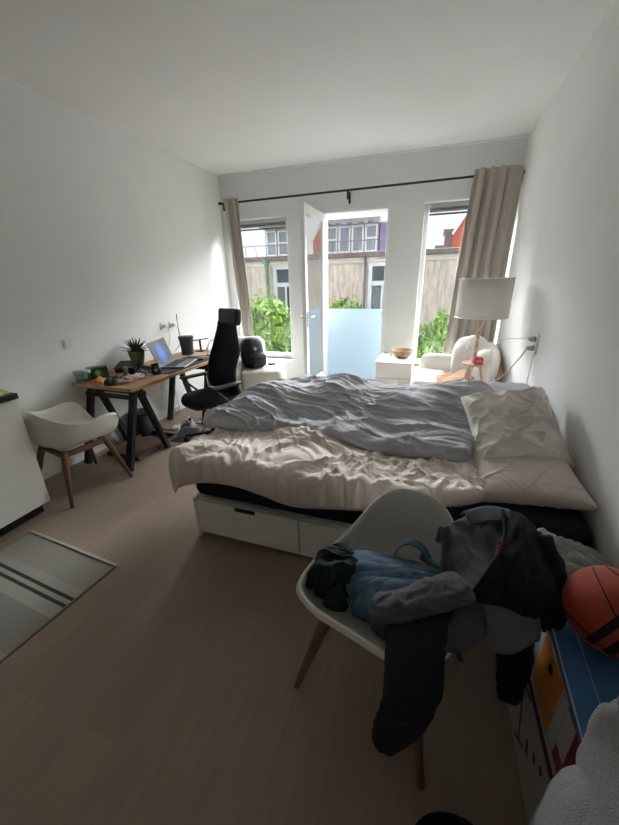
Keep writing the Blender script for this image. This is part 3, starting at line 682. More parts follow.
ps = thing('power_strip', 'white power strip on the floor below the office chair', 'power strip', (-2.66, 3.18, 0), .9)
B().box(-.03, .03, -.14, .14, 0, .04).build('housing', WPLAST, ps, .006)
for k in range(3): B().lathe([(0, 0), (.018, 0), (.016, .03), (.007, .04), (0, .04)], 12, (0, -.08+k*.08, .04)).build('plug', [WPLAST, BLACKP, WPLAST][k], ps, smooth=True)
tag(B().box(-.04, .04, -.055, .055, 0, .035, T(-2.72, 3.0, 0, .5)).build('power_adapter', WPLAST, None, .008), 'white power adapter on the floor near the wall', 'adapter')
cable('black cable looping over the floor under the desk', [(-2.7, 3.12, .03), (-2.6, 2.95, .008), (-2.45, 2.9, .008), (-2.38, 3.05, .008), (-2.5, 3.2, .008), (-2.62, 3.1, .03), (-2.75, 2.95, .008), (-2.9, 2.95, .008)], .005, KC)
cable('black cable trailing from the power strip past the near trestle', [(-2.62, 3.28, .03), (-2.45, 3.35, .008), (-2.3, 3.2, .008), (-2.33, 2.95, .008), (-2.5, 2.75, .03), (-2.65, 2.62, .06)], .004, KC)
cable('white cable tangled round the power strip', [(-2.68, 3.2, .05), (-2.78, 3.12, .01), (-2.6, 3.05, .01), (-2.56, 3.22, .01), (-2.7, 3.35, .01), (-2.95, 3.4, .02), (-3.06, 3.45, .4), (-3.09, 3.45, .6)], .004, WC)

# ================================================================== OFFICE CHAIR
oc = thing('office_chair', 'black high back office chair with headrest at the desk', 'chair', (-2.09, 2.85, 0), PI+1.15)
# local +x = front
def cushion(u, v):
    th = 2*PI*u; n = 3.2; R = (abs(math.cos(th)/.255)**n+abs(math.sin(th)/.26)**n)**(-1/n)
    ph = v*PI; rr = R*(math.sin(ph)**.45 if 0 < ph < PI else 0); zz = -.045*math.copysign(abs(math.cos(ph))**.6, math.cos(ph))
    zz2 = zz - .03*sm(.15, .26, rr*math.cos(th))
    return Vector((rr*math.cos(th), rr*math.sin(th), .50+zz2))
B().grid(48, 20, cushion).build('seat', MESHB, oc, smooth=True)
def back(u, v):
    z = lerp(.53, 1.225, v); w = lerp(.245, .235, sm(0, .5, v)); w = lerp(w, .145, sm(.55, 1, v)); s = (u-.5)*2
    x = -.23 - .10*v + .045*math.sin(PI*min(1, v*1.6)) + .05*s*s*(1-.3*v)
    return Vector((x, s*w, z))
bk = cloth('backrest', 24, 30, back, MESHB, oc, .012, world=False)
for s in (0, 1):
    B().tube([back(s, k/16) for k in range(17)], .013, 8).build('back_frame', BLACKP, bk, smooth=True)
B().tube([(-.20, 0, .46), (-.31, 0, .60), (-.32, 0, .9), (-.36, 0, 1.24)], [.03, .025, .02, .02], 10, flat=.5).build('spine', BLACKP, oc, smooth=True)
B().box(-.04, .035, -.165, .165, -.08, .08, T(-.33, 0, 1.275, 0, 0, -.12)).build('headrest', M('black_leather', (.02, .022, .024), .5), oc, .028, seg=4)
for s in (-1, 1):
    B().tube([(-.17, s*.24, .47), (-.16, s*.30, .50), (-.15, s*.305, .66)], [.018, .018, .014], 8).tube([(.10, s*.30, .655), (.06, s*.30, .60), (-.04, s*.30, .50), (-.06, s*.25, .47)], .012, 8).build('arm_support', BLACKP, oc, smooth=True)
    B().box(-.18, .14, s*.30-.035, s*.30+.035, .66, .685).build('arm_pad', M('black_arm_pad', (.04, .04, .042), .4), oc, .01)
B().lathe([(.028, .10), (.028, .26), (.018, .262), (.018, .45), (.09, .452), (.10, .47)], 16).build('gas_column', BLACKP, oc, smooth=True)
for k in range(5):
    a = 2*PI*k/5+.45
    B().bar((.02*math.cos(a), .02*math.sin(a), .11), (.31*math.cos(a), .31*math.sin(a), .075), .05, .04, .03, .025, side=(-math.sin(a), math.cos(a), 0)).build('base_arm', BLACKP, oc, .005)
    cx, cy = .31*math.cos(a), .31*math.sin(a)
    w = B()
    for s in (-1, 1): w.lathe([(0, -.008), (.027, -.008), (.029, 0), (.027, .008), (0, .008)], 18, (0, 0, 0), T(cx-math.sin(a+.4)*.014*s, cy+math.cos(a+.4)*.014*s, .0295, a+.4, PI/2))
    w.tube([(cx, cy, .03), (cx, cy, .075)], .008, 8); w.build('caster', BLACKP, oc, smooth=True)

# ================================================================== LEFT WHITE ARMCHAIR + BACKPACK
def soft_block(b, x0, x1, y0, y1, z0, z1, r=.06, bulge=.015, seed=0, mat=None, n=14, wr=.006):
    """rounded, slightly puffed upholstery block"""
    cx, cy, cz = (x0+x1)/2, (y0+y1)/2, (z0+z1)/2; hx, hy, hz = (x1-x0)/2, (y1-y0)/2, (z1-z0)/2
    def P(a, c, d):
        v = Vector((a*hx, c*hy, d*hz)); q = Vector((max(-hx+r, min(hx-r, v.x)), max(-hy+r, min(hy-r, v.y)), max(-hz+r, min(hz-r, v.z))))
        d_ = v-q; L = d_.length
        p = q + (d_/L*r if L > 1e-9 else Vector())
        nn = Vector((a**5, c**5, d**5)); nn = nn.normalized() if nn.length > 0 else nn
        bl = bulge*(1-abs(a)**2*abs(c)**2)*(1-abs(c)**2*abs(d)**2)
        p = p + nn*(bl + wr*billow((p.x+p.y*.5)*7+seed, (p.z+p.y)*4, seed))
        return Vector((cx, cy, cz)) + p
    for ax in range(3):
        for s in (-1, 1):
            def fn(u, v, ax=ax, s=s):
                a = u*2-1; c = v*2-1
                a = math.sin(a*PI/2)*.5+a*.5; c = math.sin(c*PI/2)*.5+c*.5
                t = [0, 0, 0]; t[ax] = s; t[(ax+1) % 3] = a*s; t[(ax+2) % 3] = c
                return mat @ P(*t) if mat else P(*t)
            b.grid(n, n, fn)
    return b
def weld(o, d=.002):
    import bmesh
    bm = bmesh.new(); bm.from_mesh(o.data); bmesh.ops.remove_doubles(bm, verts=bm.verts, dist=d); bmesh.ops.recalc_face_normals(bm, faces=bm.faces); bm.to_mesh(o.data); bm.free()
    for p in o.data.polygons: p.use_smooth = True
    return o
ac = thing('slipcovered_armchair', 'white slipcovered armchair under the left window with a black backpack on it', 'armchair', (-2.12, 4.22, 0), .32)
weld(soft_block(B(), -.27, .25, -.37, .33, .02, .52, .05, .012, 1, n=24).build('seat', SLIP, ac))
weld(soft_block(B(), -.50, -.05, .18, .42, .02, .84, .10, .02, 2, T(0, 0, 0, 0, .08, 0), n=24).build('backrest', SLIP, ac))
weld(soft_block(B(), -.50, -.285, -.34, .17, .02, .62, .07, .01, 3, n=20).build('armrest', SLIP, ac))
BPM = M('black_nylon', (.012, .013, .016), .6, .3, 20, .3, 200)
bp = thing('backpack', 'black backpack with a small pale logo sitting on the white armchair', 'backpack', (-2.22, 4.06, .535), -.5)
weld(soft_block(B(), -.12, .14, -.15, .15, 0, .40, .10, .02, 5, T(0, 0, 0, 0, 0, -.12), n=18, wr=.012).build('body', BPM, bp))
bp.scale = (.88, .86, .92)
weld(soft_block(B(), .08, .20, -.12, .12, .02, .20, .05, .01, 6, n=14, wr=.008).build('front_pocket', BPM, bp))
B().tube([(-.08, 0, .38), (-.09, -.04, .43), (-.09, .04, .43), (-.08, .0, .38)], .008, 8).build('haul_loop', BPM, bp, smooth=True)
B().lathe([(0, 0), (.025, 0), (.025, .003), (0, .003)], 14, (0, 0, 0), T(.145, -.04, .28, -.3, 0, PI/2-.12)).build('logo_patch', M('pale_logo', (.45, .45, .45), .6), bp)
for s in (-1, 1): B().tube([(.06, s*.09, .36), (.0, s*.17, .30), (-.02, s*.19, .15), (.03, s*.17, .02)], .014, 8, flat=.4).build('strap', BPM, bp, smooth=True)
tag(B().lathe([(0, 0), (.05, 0), (.055, .008), (.05, .018), (0, .02)], 20, (-2.03, 4.24, .536)).build('round_case', BLACKP, None, smooth=True), 'small flat black round case beside the backpack', 'case')

# ================================================================== DRAWER CHEST + BOWL
dc = thing('drawer_chest', 'white chest of drawers standing beside the open door', 'chest of drawers', (-.41, 4.70, 0))
x0, x1, y0, y1 = -.64, -.19, 4.42, 4.98
B().box(x0, x1, y0+.02, y1, 0, .585).build('body', WHITECAB, dc, .002, world=True)
B().box(x0-.005, x1+.005, y0-.002, y1+.003, .586, .606).build('top', WHITECAB, dc, .002, world=True)
for k in range(3): B().box(x0+.003, x1-.003, y0, y0+.019, .03+k*.187, .205+k*.187).build('drawer', WHITECAB, dc, .002, world=True)
bw = thing('woven_bowl', 'brown woven bowl on the white chest of drawers', 'bowl', (-.34, 4.78, .607))
b = B().lathe([(0, .004), (.07, 0), (.10, .02), (.135, .085), (.14, .095), (.134, .097), (.095, .03), (.06, .012), (0, .012)], 40)
b.build('basket', M('rattan', (.52, .34, .21), .7, .35, 40, .6, 120, stretch=(1, 1, 5)), bw, smooth=True)
b = B()
for z_, r_b in ((.028, .106), (.052, .121), (.075, .132), (.096, .14)):
    b.tube([(r_b*math.cos(t*PI/16), r_b*math.sin(t*PI/16), z_) for t in range(33)], .0045, 6, caps=False)
b.build('rim_coil', M('pale_rattan', (.60, .42, .28), .7), bw, smooth=True)
tj = thing('glass_jar', 'small clear glass jar on the chest beside the woven bowl', 'jar', (-.57, 4.80, .607))
B().lathe([(0, 0), (.03, 0), (.032, .05), (.025, .06), (.022, .06), (.028, .006), (0, .006)], 20).build('vessel', glass_mat('jar_glass', (.9, .95, .93)), tj, smooth=True)
tag(B().lathe([(0, 0), (.018, 0), (.02, .03), (0, .033)], 16, (-.50, 4.86, .607)).build('tealight', WPLAST, None, smooth=True), 'tiny white candle on the chest next to the jar', 'candle')

# ================================================================== RIGHT ARMCHAIR
ra = thing('white_armchair', 'white rolled arm armchair in the corner behind the lamp', 'armchair', (.28, 4.30, 0), -.12)
weld(soft_block(B(), -.42, -.10, -.36, .40, .03, .50, .06, .015, 1, n=20).build('armrest', SLIP, ra))
weld(soft_block(B(), -.42, .28, .30, .52, .03, .66, .10, .02, 7, n=20).build('armrest', SLIP, ra))
weld(soft_block(B(), -.12, .28, -.36, .30, .03, .44, .05, .015, 2, n=20).build('seat', SLIP, ra))
weld(soft_block(B(), .14, .40, -.36, .50, .05, .88, .12, .02, 3, T(0, 0, 0, 0, 0, .07), n=20).build('backrest', SLIP, ra))
def brown(u, v):
    return Vector((lerp(-.10, .62, u), lerp(3.92, 4.5, v), .50+.05*math.sin(PI*u)+.04*math.sin(PI*v)+.20*sm(.6, 1, u)))
BR = M('tan_blanket', (.42, .26, .17), .9, .15, 8, .2, 140)
def wr1(u, v, p): return .02*billow(u*4+v, v*3, 2)
bb = cloth('tan_blanket', 60, 50, net([[(-.12, 3.92, .36), (.1, 3.9, .50), (.35, 3.9, .56), (.6, 3.95, .62), (.74, 3.98, .55)], [(-.1, 4.1, .47), (.12, 4.05, .50), (.36, 4.08, .58), (.62, 4.1, .72), (.76, 4.12, .66)], [(-.08, 4.3, .48), (.15, 4.28, .52), (.38, 4.3, .62), (.62, 4.3, .80), (.76, 4.3, .74)]]), BR, None, .02, wr1)
tag(bb, 'tan brown blanket draped over the seat of the corner armchair', 'blanket')
tw = cloth('white_throw', 70, 70, net([[(.25, 4.00, .60), (.36, 4.02, .66), (.48, 4.02, .60), (.58, 4.05, .50), (.62, 4.1, .52)],
    [(.24, 4.15, .80), (.36, 4.12, .86), (.50, 4.12, .84), (.62, 4.12, .74), (.70, 4.16, .62)],
    [(.28, 4.3, .90), (.38, 4.28, .97), (.52, 4.26, .98), (.62, 4.28, .88), (.72, 4.3, .72)],
    [(.30, 4.5, .88), (.42, 4.5, .92), (.54, 4.5, .90), (.66, 4.5, .80), (.73, 4.48, .66)]]), M('ivory_throw', (.80, .78, .72), .95, .05, 8, .3, 100), None, .015, lambda u, v, p: .02*billow(u*4, v*3, 4)-.005)
tag(tw, 'ivory knitted throw bunched over the corner armchair back', 'throw')

# ================================================================== FLOOR LAMP
fl = thing('floor_lamp', 'wooden tripod floor lamp with a white drum shade', 'lamp', (.43, 3.72, 0))
def shade(u, v):
    a = 2*PI*u; return Vector((.230*math.cos(a), .230*math.sin(a), lerp(1.245, 1.585, v)))
SH = M('lamp_shade_fabric', (.70, .67, .60), .9, .04, 50)
B().grid(48, 4, shade).build('lamp_shade', SH, fl, smooth=True, solid=.004)
for z_ in (1.245, 1.585): B().tube([(.230*math.cos(t*PI/24), .230*math.sin(t*PI/24), z_) for t in range(49)], .005, 6, caps=False).build('shade_ring', WPLAST, fl, smooth=True)
B().tube([(0, 0, .78), (0.0, 0, 1.34)], .016, 10).build('pole', PALEWOOD, fl, smooth=True)
B().lathe([(0, 1.34), (.02, 1.34), (.03, 1.37), (.035, 1.42), (.02, 1.47), (0, 1.48)], 16).build('bulb', M('opal_glass', (.85, .85, .82), .3), fl, smooth=True)
B().lathe([(0, .785), (.11, .785), (.11, .805), (0, .805)], 28).build('shelf', PALEWOOD, fl, .002)
for k in range(3):
    a = -PI/2-.55+k*2*PI/3
    B().bar((.055*math.cos(a), .055*math.sin(a), .785), (.25*math.cos(a), .25*math.sin(a), 0), .042, .022, .03, .02, side=(-math.sin(a), math.cos(a), 0)).build('leg', PALEWOOD, fl, .003)
rbx = thing('red_candle_box', 'small red box standing on the lamp tripod shelf', 'box', (.455, 3.68, .806), .2)
REDM = M('red_card', (.55, .05, .05), .5, .2)
B().box(-.042, .042, -.035, .035, 0, .065).build('carton', REDM, rbx, .003)
B().box(-.025, .025, -.0365, -.035, .015, .042).build('printed_label', M('pink_label', (.62, .25, .22), .6), rbx)
cable('white cord winding down the wooden lamp pole', [(.43, 3.70, 1.33), (.46, 3.69, 1.2), (.40, 3.69, 1.08), (.46, 3.69, .98), (.41, 3.69, .90), (.40, 3.62, .80), (.42, 3.6, .6), (.5, 3.62, .3), (.6, 3.7, .01)], .004, WC)
# right wall socket
so = thing('wall_socket', 'white double socket with plugs on the right wall above the pillows', 'socket', (XR, 3.15, 1.10), PI)
B().box(0, .014, -.045, .045, -.08, .08).build('plate', WPLAST, so, .003)
for z_ in (-.035, .035): B().lathe([(0, 0), (.022, 0), (.019, .035), (.009, .05), (0, .052)], 14, (0, 0, 0), T(.014, 0, z_, 0, 0, PI/2)).build('plug', M('grey_plug', (.45, .45, .44), .5), so, smooth=True)
cable('white cable curving from the right wall socket towards the lamp', [(.73, 3.15, 1.135), (.66, 3.2, 1.13), (.58, 3.4, 1.08), (.55, 3.6, .95), (.58, 3.7, .8)], .004, WC)
cable('thick white cable running from the right wall socket down to the bed', [(.73, 3.15, 1.065), (.68, 3.12, .98), (.60, 3.12, .85), (.50, 3.08, .78), (.38, 3.0, .77), (.30, 2.9, .79)], .006, WC)
cable('thin pale cable hanging straight down the right wall', [(.778, 3.13, 1.03), (.772, 3.12, .8), (.775, 3.1, .55)], .003, M('pale_grey_cable', (.5, .5, .49), .5))

# ================================================================== BED
BX0, BX1, BY0, BY1 = -1.345, .77, 1.53, 3.12
bd = thing('daybed', 'white wooden bed base with large drawers under the mattress', 'bed', (-.3, 2.3, 0))
B().box(BX0, BX1, BY0+.02, BY1, .03, .30).build('base', WHITECAB, bd, .003, world=True)
for a, c in ((BX0+.015, -.628), (-.62, .09), (.098, .76)):
    d_ = B().box(a, c, BY0, BY0+.019, .045, .295).build('drawer', WHITECAB, bd, .002, world=True)
    xm = (a+c)/2
    B().box(xm-.07, xm+.07, BY0-.004, BY0+.004, .266, .294).build('handle', M('dark_handle', (.02, .02, .02), .5), d_, .004, world=True)
B().box(BX0-.008, BX0+.012, BY0-.006, BY1, .0, .305).build('end_panel', WHITECAB, bd, .002, world=True)
ms = weld(soft_block(B(), BX0+.0, BX1, BY0+.01, BY1, .318, .55, .05, .008, 4, n=30, wr=.006).build('mattress', SHEETB, None))
tag(ms, 'thick mattress in a black fitted sheet on the white bed base', 'mattress')

YE, XE = BY0-.03, BX0-.03   # mattress edges the duvets bend over
def fold(p, n, ye, xe, r=.07):
    """bend a flat point p over the front (y<ye) and foot (x<xe) edges"""
    x, y, z = p
    d = ye-y
    if d > 0:
        a = min(d/r, PI/2*.93); s = max(0, d-r*PI/2*.93)
        y = ye - r*math.sin(a) - s*.06; z = z - r*(1-math.cos(a)) - s
    d = xe-x
    if d > 0:
        a = min(d/r, PI/2*.75); s = max(0, d-r*PI/2*.75)
        x = xe - r*math.sin(a) - s*.45; z = z - r*(1-math.cos(a)) - s*.85
    return Vector((x, y, z))
def edgeprof(u, v, wu=.05, wv=.08):
    e = min(u/wu, (1-u)/wu, v/wv, (1-v)/wv); e = max(0, min(1, e)); return math.sqrt(1-(1-e)**2)
# cream duvet: front curve (hem) and back curve, unfolded plan coordinates
fr_c = [Vector(p) for p in ((-1.42, 1.33, 0), (-1.20, 1.41, 0), (-.98, 1.425, 0), (-.80, 1.40, 0), (-.62, 1.37, 0), (-.37, 1.405, 0), (-.15, 1.44, 0), (.05, 1.50, 0), (.20, 1.54, 0), (.32, 1.62, 0))]
bk_c = [Vector(p) for p in ((-1.62, 2.35, 0), (-1.30, 2.45, 0), (-1.0, 2.45, 0), (-.7, 2.45, 0), (-.4, 2.45, 0), (-.1, 2.4, 0), (.1, 2.3, 0), (.22, 2.2, 0), (.30, 2.05, 0), (.36, 1.85, 0))]
def cream(u, v):
    q = cr(fr_c, u).lerp(cr(bk_c, u), v)
    h = .565 + .055*edgeprof(u, v, .04, .07)
    x, y = q.x, q.y
    h += .035*nz(x*2.2+3, y*2.6, 1.5)*edgeprof(u, v, .1, .15)
    sag = 0
    return fold((x, y, h), None, YE+.03, XE+.03, .08)
def cream_w(u, v, p):
    x, y = p.x*1.0, p.y*1.0
    e = edgeprof(u, v, .03, .05)
    wx_, wy_ = x+.14*nz(x*3, y*3, 2), y+.14*nz(x*3+5, y*3, 6)
    # folds that fan from the middle of the front edge
    a = math.atan2(wy_-1.2, wx_+.1); rr = math.hypot(wx_+.1, wy_-1.2)
    f1 = ridge(a*2.6, rr*1.1, 3, 2)
    f2 = billow(wx_*5.0+wy_*2.4, wy_*3.8-wx_*1.0, 5, 4)
    f3 = ridge(wx_*9-wy_*3, wy_*8+wx_*5, 9, 2)
    f4 = max(0, ridge(wx_*3.2+wy_*3.0+.6*nz(x*2, y*2, 8), wy_*2.2-wx_*5.5, 41, 2))**2
    c1 = crease(x+.05*f2, y, 3.4, 71, .25); c2 = crease(x, y+.05*f1, 6.0, 83, -.5)
    return e*(.028*f1 + .028*f2 + .008*f3 + .028*f4 + .012*c1 + .007*c2 - .018)
cd_ = cloth('cream_duvet', 360, 210, cream, DUVETC, None, .012, cream_w)
tag(cd_, 'rumpled cream duvet hanging over the front edge of the bed', 'duvet')
# grey duvet
fr_g = [Vector(p) for p in ((-1.56, 2.03, 0), (-1.43, 1.95, 0), (-1.20, 1.90, 0), (-.95, 1.95, 0), (-.70, 1.98, 0), (-.50, 1.96, 0), (-.27, 1.86, 0), (-.08, 1.84, 0), (.10, 1.85, 0), (.24, 1.86, 0))]
bk_g = [Vector(p) for p in ((-1.55, 2.50, 0), (-1.42, 2.80, 0), (-1.20, 3.15, 0), (-.95, 3.28, 0), (-.7, 3.3, 0), (-.45, 3.3, 0), (-.2, 3.3, 0), (.05, 3.3, 0), (.3, 3.25, 0), (.62, 3.18, 0))]
def grey(u, v):
    q = cr(fr_g, u).lerp(cr(bk_g, u), v); x, y = q.x, q.y
    e = edgeprof(u, v, .05, .12)
    h = .63 + .05*e
    h += .07*math.exp(-((y-2.62)/.25)**2)*sm(-1.6, -1.1, x)*e           # long ridge
    h += .12*math.exp(-((x-.28)/.25)**2-((y-2.65)/.35)**2)*e              # mound by the pillows
    h += .06*math.exp(-((x+.70)/.22)**2-((y-2.75)/.22)**2)*e
    h += .04*nz(x*2.4, y*2.6, 4)*e
    h += .06*math.exp(-((x+1.30)/.20)**2-((y-2.25)/.28)**2)*e
    d = y-3.08
    if d > 0: h -= min(.35, d*1.3)
    d = -1.36-x
    if d > 0: h -= d*.32
    return Vector((x, y, h))
def grey_w(u, v, p):
    x, y = p.x, p.y; e = edgeprof(u, v, .03, .05)
    wx_, wy_ = x+.16*nz(x*2.2, y*2.6, 12), y+.12*nz(x*2.0+5, y*3, 16)
    al = wx_*.94-wy_*.30; ac_ = wy_*.94+wx_*.30
    f1 = ridge(al*1.5, ac_*5.0, 23, 3); f2 = ridge(al*3.0+4, ac_*10, 29, 2); f3 = billow(wx_*5, wy_*7, 3, 3)
    f4 = max(0, ridge(al*1.1+9, ac_*4.2+.5*nz(x*3, y*3, 7), 57, 2))**2
    c1 = crease(al*.45+.04*f3, ac_, 5.5, 91, .0); c2 = crease(al*.5, ac_+.03*f1, 10, 97, .15)
    return e*(.024*f1+.012*f2+.012*f3+.022*f4+.020*c1+.011*c2)
gd_ = cloth('grey_duvet', 360, 210, grey, DUVETG, None, .012, grey_w)
tag(gd_, 'crumpled grey duvet thrown across the back of the bed', 'duvet')

def pillow(name, lbl, mat, c, ex, ey, nrm, L, Wd, Tk, seed, wa=.02, bend=None):
    ex = Vector(ex).normalized(); nrm = Vector(nrm).normalized(); ey = nrm.cross(ex).normalized(); nrm = ex.cross(ey).normalized()
    c = Vector(c)
    def side(s):
        def fn(u, v):
            a, q = (u*2-1)*(1 if s > 0 else -1), v*2-1
            pin = 1-.10*(1-abs(a)**2)*abs(q)**3*1.0; pin2 = 1-.10*(1-abs(q)**2)*abs(a)**3
            t = max(0, (1-a**4)*(1-q**4))**.42
            z = s*Tk*.5*t
            x, y = a*L/2*pin2, q*Wd/2*pin
            wrk = wa*(1.0*billow(x*4.5+seed, y*3.5+x*2, seed, 2)+.5*ridge(x*4+y*3, y*8-x*3, seed+4, 2)+1.0*crease(x+.04*nz(x*9, y*9, 1), y, 7, seed+20, .5)+.6*crease(x, y, 11, seed+30, -.3)-.4)*min(1, t*1.5)
            zz = z + s*wrk
            if bend: zz += bend(a, q)
            return c + ex*x + ey*y + nrm*zz
        return fn
    b = B(); b.grid(110, 96, side(1)); b.grid(110, 96, side(-1))
    return tag(weld(b.build(name, mat, None, smooth=True), .001), lbl, 'pillow')
pillow('pillow', 'flat beige pillow on the black sheet against the right wall', PILB, (.52, 1.90, .625), (1, .02, .08), None, (-.10, -.10, 1), .52, .56, .14, 3, .006)
pillow('pillow', 'crumpled pale cream pillow leaning on the right wall above the beige one', PILC, (.50, 2.15, .76), (1, .05, .20), None, (-.12, -.30, .50), .48, .56, .19, 11, .035, lambda a, q: .03*nz(a*1.6, q*1.6, 3))
tag(weld(soft_block(B(), .40, .77, 2.45, 3.0, .62, .80, .07, .03, 7, n=20, wr=.03).build('grey_blanket_roll', M('pale_grey_cotton', (.45, .45, .45), .9, .08), None)), 'pale grey rolled bedding behind the crumpled cream pillow', 'bedding')

# ================================================================== FOREGROUND: BOXES
STM = T(.43, .62, 0, .06)    # slight turn
def bx(name, lbl, cat, x0, x1, y0, y1, z0, z1, mat, rz=0, bevel=.002):
    g = thing(name, lbl, cat, ((x0+x1)/2, (y0+y1)/2, z0), rz)
    hx, hy = (x1-x0)/2, (y1-y0)/2
    return g, B().box(-hx, hx, -hy, hy, 0, z1-z0).build('carton', mat, g, bevel), hx, hy
WCARD = M('white_printed_card', (.46, .43, .39), .7, .1)
g, o, hx, hy = bx('cardboard_box', 'large pale cardboard box with dark drawings at the bottom of the stack', 'box', .435, .785, .30, 1.10, 0, .33, WCARD)
b = B(); INK = M('dark_print', (.07, .06, .06), .7)
for (ya, yb, za, zb, w_) in ((.62, .70, .06, .25, .012), (.70, .62, .25, .28, .01), (.66, .58, .03, .10, .01), (.55, .57, .12, .16, .018), (.50, .51, .18, .20, .018), (.73, .74, .10, .2, .01), (.45, .47, .22, .23, .02)):
    b.bar((-hx-.001, ya-.40, za), (-hx-.001, yb-.40, zb), .0015, w_, side=(1, 0, 0))
b.build('line_drawing', INK, g)
B().box(-hx-.0015, -hx, -.39, .395, .290, .318).build('dark_red_stripe', M('maroon_print', (.12, .03, .035), .7), g)
B().box(-hx-.001, -hx, -.1, -.092, 0, .30).build('maroon_line', M('maroon_print', (.12, .03, .035), .7), g)
g, o, hx, hy = bx('orange_shoebox', 'orange and white shoebox on the pale cardboard box', 'box', .44, .785, .76, 1.09, .332, .545, M('white_card', (.52, .50, .45), .6))
B().box(-hx-.0015, -hx, -hy+.045, .04, .005, .20).build('orange_panel', M('orange_card', (.62, .22, .03), .5, .1), g)
B().box(-hx-.004, hx, -hy+.04, .03, .165, .2115).build('orange_lid', M('orange_card', (.66, .25, .04), .5, .1), g, .002)
B().lathe([(0, 0), (.014, 0), (.014, .003), (0, .003)], 14, (0, 0, 0), T(-hx-.0035, -.05, .17, 0, 0, -PI/2)).build('finger_hole', M('hole_black', (.006, .006, .006), .9), g)
B().box(-hx-.002, -hx, .12, .135, .06, .09).box(-hx-.002, -hx, .11, .15, .12, .126).build('black_print', INK, g)
g, o, hx, hy = bx('red_shoebox', 'dark red and white shoebox in front of the orange one', 'box', .44, .785, .42, .755, .332, .54, M('crimson_card', (.23, .025, .04), .6, .15))
B().box(-hx-.0015, -hx, hy-.055, hy-.002, .06, .20).build('white_corner', M('white_card', (.52, .50, .45), .6), g)
B().box(-hx-.0015, -hx, .03, .045, .0, .20).build('pale_stripe', M('dusty_stripe', (.38, .25, .22), .6), g)
B().lathe([(0, 0), (.014, 0), (.014, .003), (0, .003)], 14, (0, 0, 0), T(-hx-.0035, .05, .17, 0, 0, -PI/2)).build('finger_hole', M('hole_black', (.006, .006, .006), .9), g)
g = thing('blue_box', 'flat blue box on top of the stack under the basketball', 'box', (.61, .82, .547), -.05)
BLUE = M('blue_card', (.06, .17, .36), .45, .08)
B().box(-.17, .165, -.33, .33, 0, .022).build('lid', BLUE, g, .003)
B().box(-.17, -.166, -.33, .33, .021, .0245).box(-.17, .165, .326, .33, .021, .0245).build('pale_edge', M('pale_edge_card', (.5, .55, .6), .6), g)
B().box(-.105, -.102, -.33, .33, .0215, .0232).build('lid_seam', M('pale_edge_card', (.35, .42, .5), .6), g)
BALLC = (.575, .965, .692)
bl = thing('basketball', 'orange red basketball with black seams and bars on the blue box', 'ball', (BALLC[0], BALLC[1], BALLC[2]-.12))
def ball_mat():
    m = M('basketball_rubber', (.50, .075, .035), .55, .12, 10, .6, 260, col2=(.42, .06, .03)); return m
b = B(); n = 64
b.lathe([(max(1e-6, .12*math.sin(PI*k/40)), .12-.12*math.cos(PI*k/40)) for k in range(41)], n)
b.build('rubber_ball', ball_mat(), bl, smooth=True)
# orientation of seams: build in ball frame then rotate
RB = Euler((.55, .35, .9)).to_matrix(); ctr = Vector((0, 0, .12)); SEAM = M('black_seam', (.012, .01, .01), .6)
def ring(nrm, off, r=.1203, w=.0022):
    nrm = Vector(nrm).normalized(); a = nrm.orthogonal().normalized(); c = nrm.cross(a); rr = math.sqrt(r*r-off*off)
    B().tube([ctr+nrm*off+(a*math.cos(t*PI/32)+c*math.sin(t*PI/32))*rr for t in range(65)], w, 6, caps=False).build('seam', SEAM, bl, smooth=True)
RV = Vector((.943, .333, 0)); UV = Vector((-.119, .337, .934)); DV = Vector((-.397, -.667, .629)).normalized()
UV = Vector((0, 0, 1)); UV = (UV-DV*UV.dot(DV)).normalized(); RV = UV.cross(DV).normalized()
ring(RV*.75+UV*.65, 0); ring(UV*.92+RV*.30+DV*.05, .088); ring(-UV*.92-RV*.3-DV*.05, .088)
def band(nrm, o0, o1, rr0=.1206):
    nrm = Vector(nrm).normalized(); a = nrm.orthogonal().normalized(); c = nrm.cross(a)
    def fn(u, v):
        o_ = lerp(o0, o1, v); rr = math.sqrt(rr0**2-o_**2); t = lerp(-1, 1, u)*PI*.45
        d = c*math.cos(t)+a*math.sin(t)
        return ctr+nrm*o_+d*rr
    return fn
# three black bars on the side facing the room
nb = (RV*1.0-UV*.42).normalized()
for o0, o1 in ((.012, .032), (.050, .070), (.086, .100)):
    B().grid(40, 3, (lambda o0, o1: (lambda u, v: (lambda o_, t: ctr+nb*o_+(DV-nb*nb.dot(DV)).normalized()*math.sqrt(.1207**2-o_**2)*math.cos(t)+nb.cross((DV-nb*nb.dot(DV)).normalized())*math.sqrt(.1207**2-o_**2)*math.sin(t))(lerp(o0, o1, v), lerp(-1.0, 1.1, u))))(o0, o1)).build('black_bar', SEAM, bl, smooth=True)

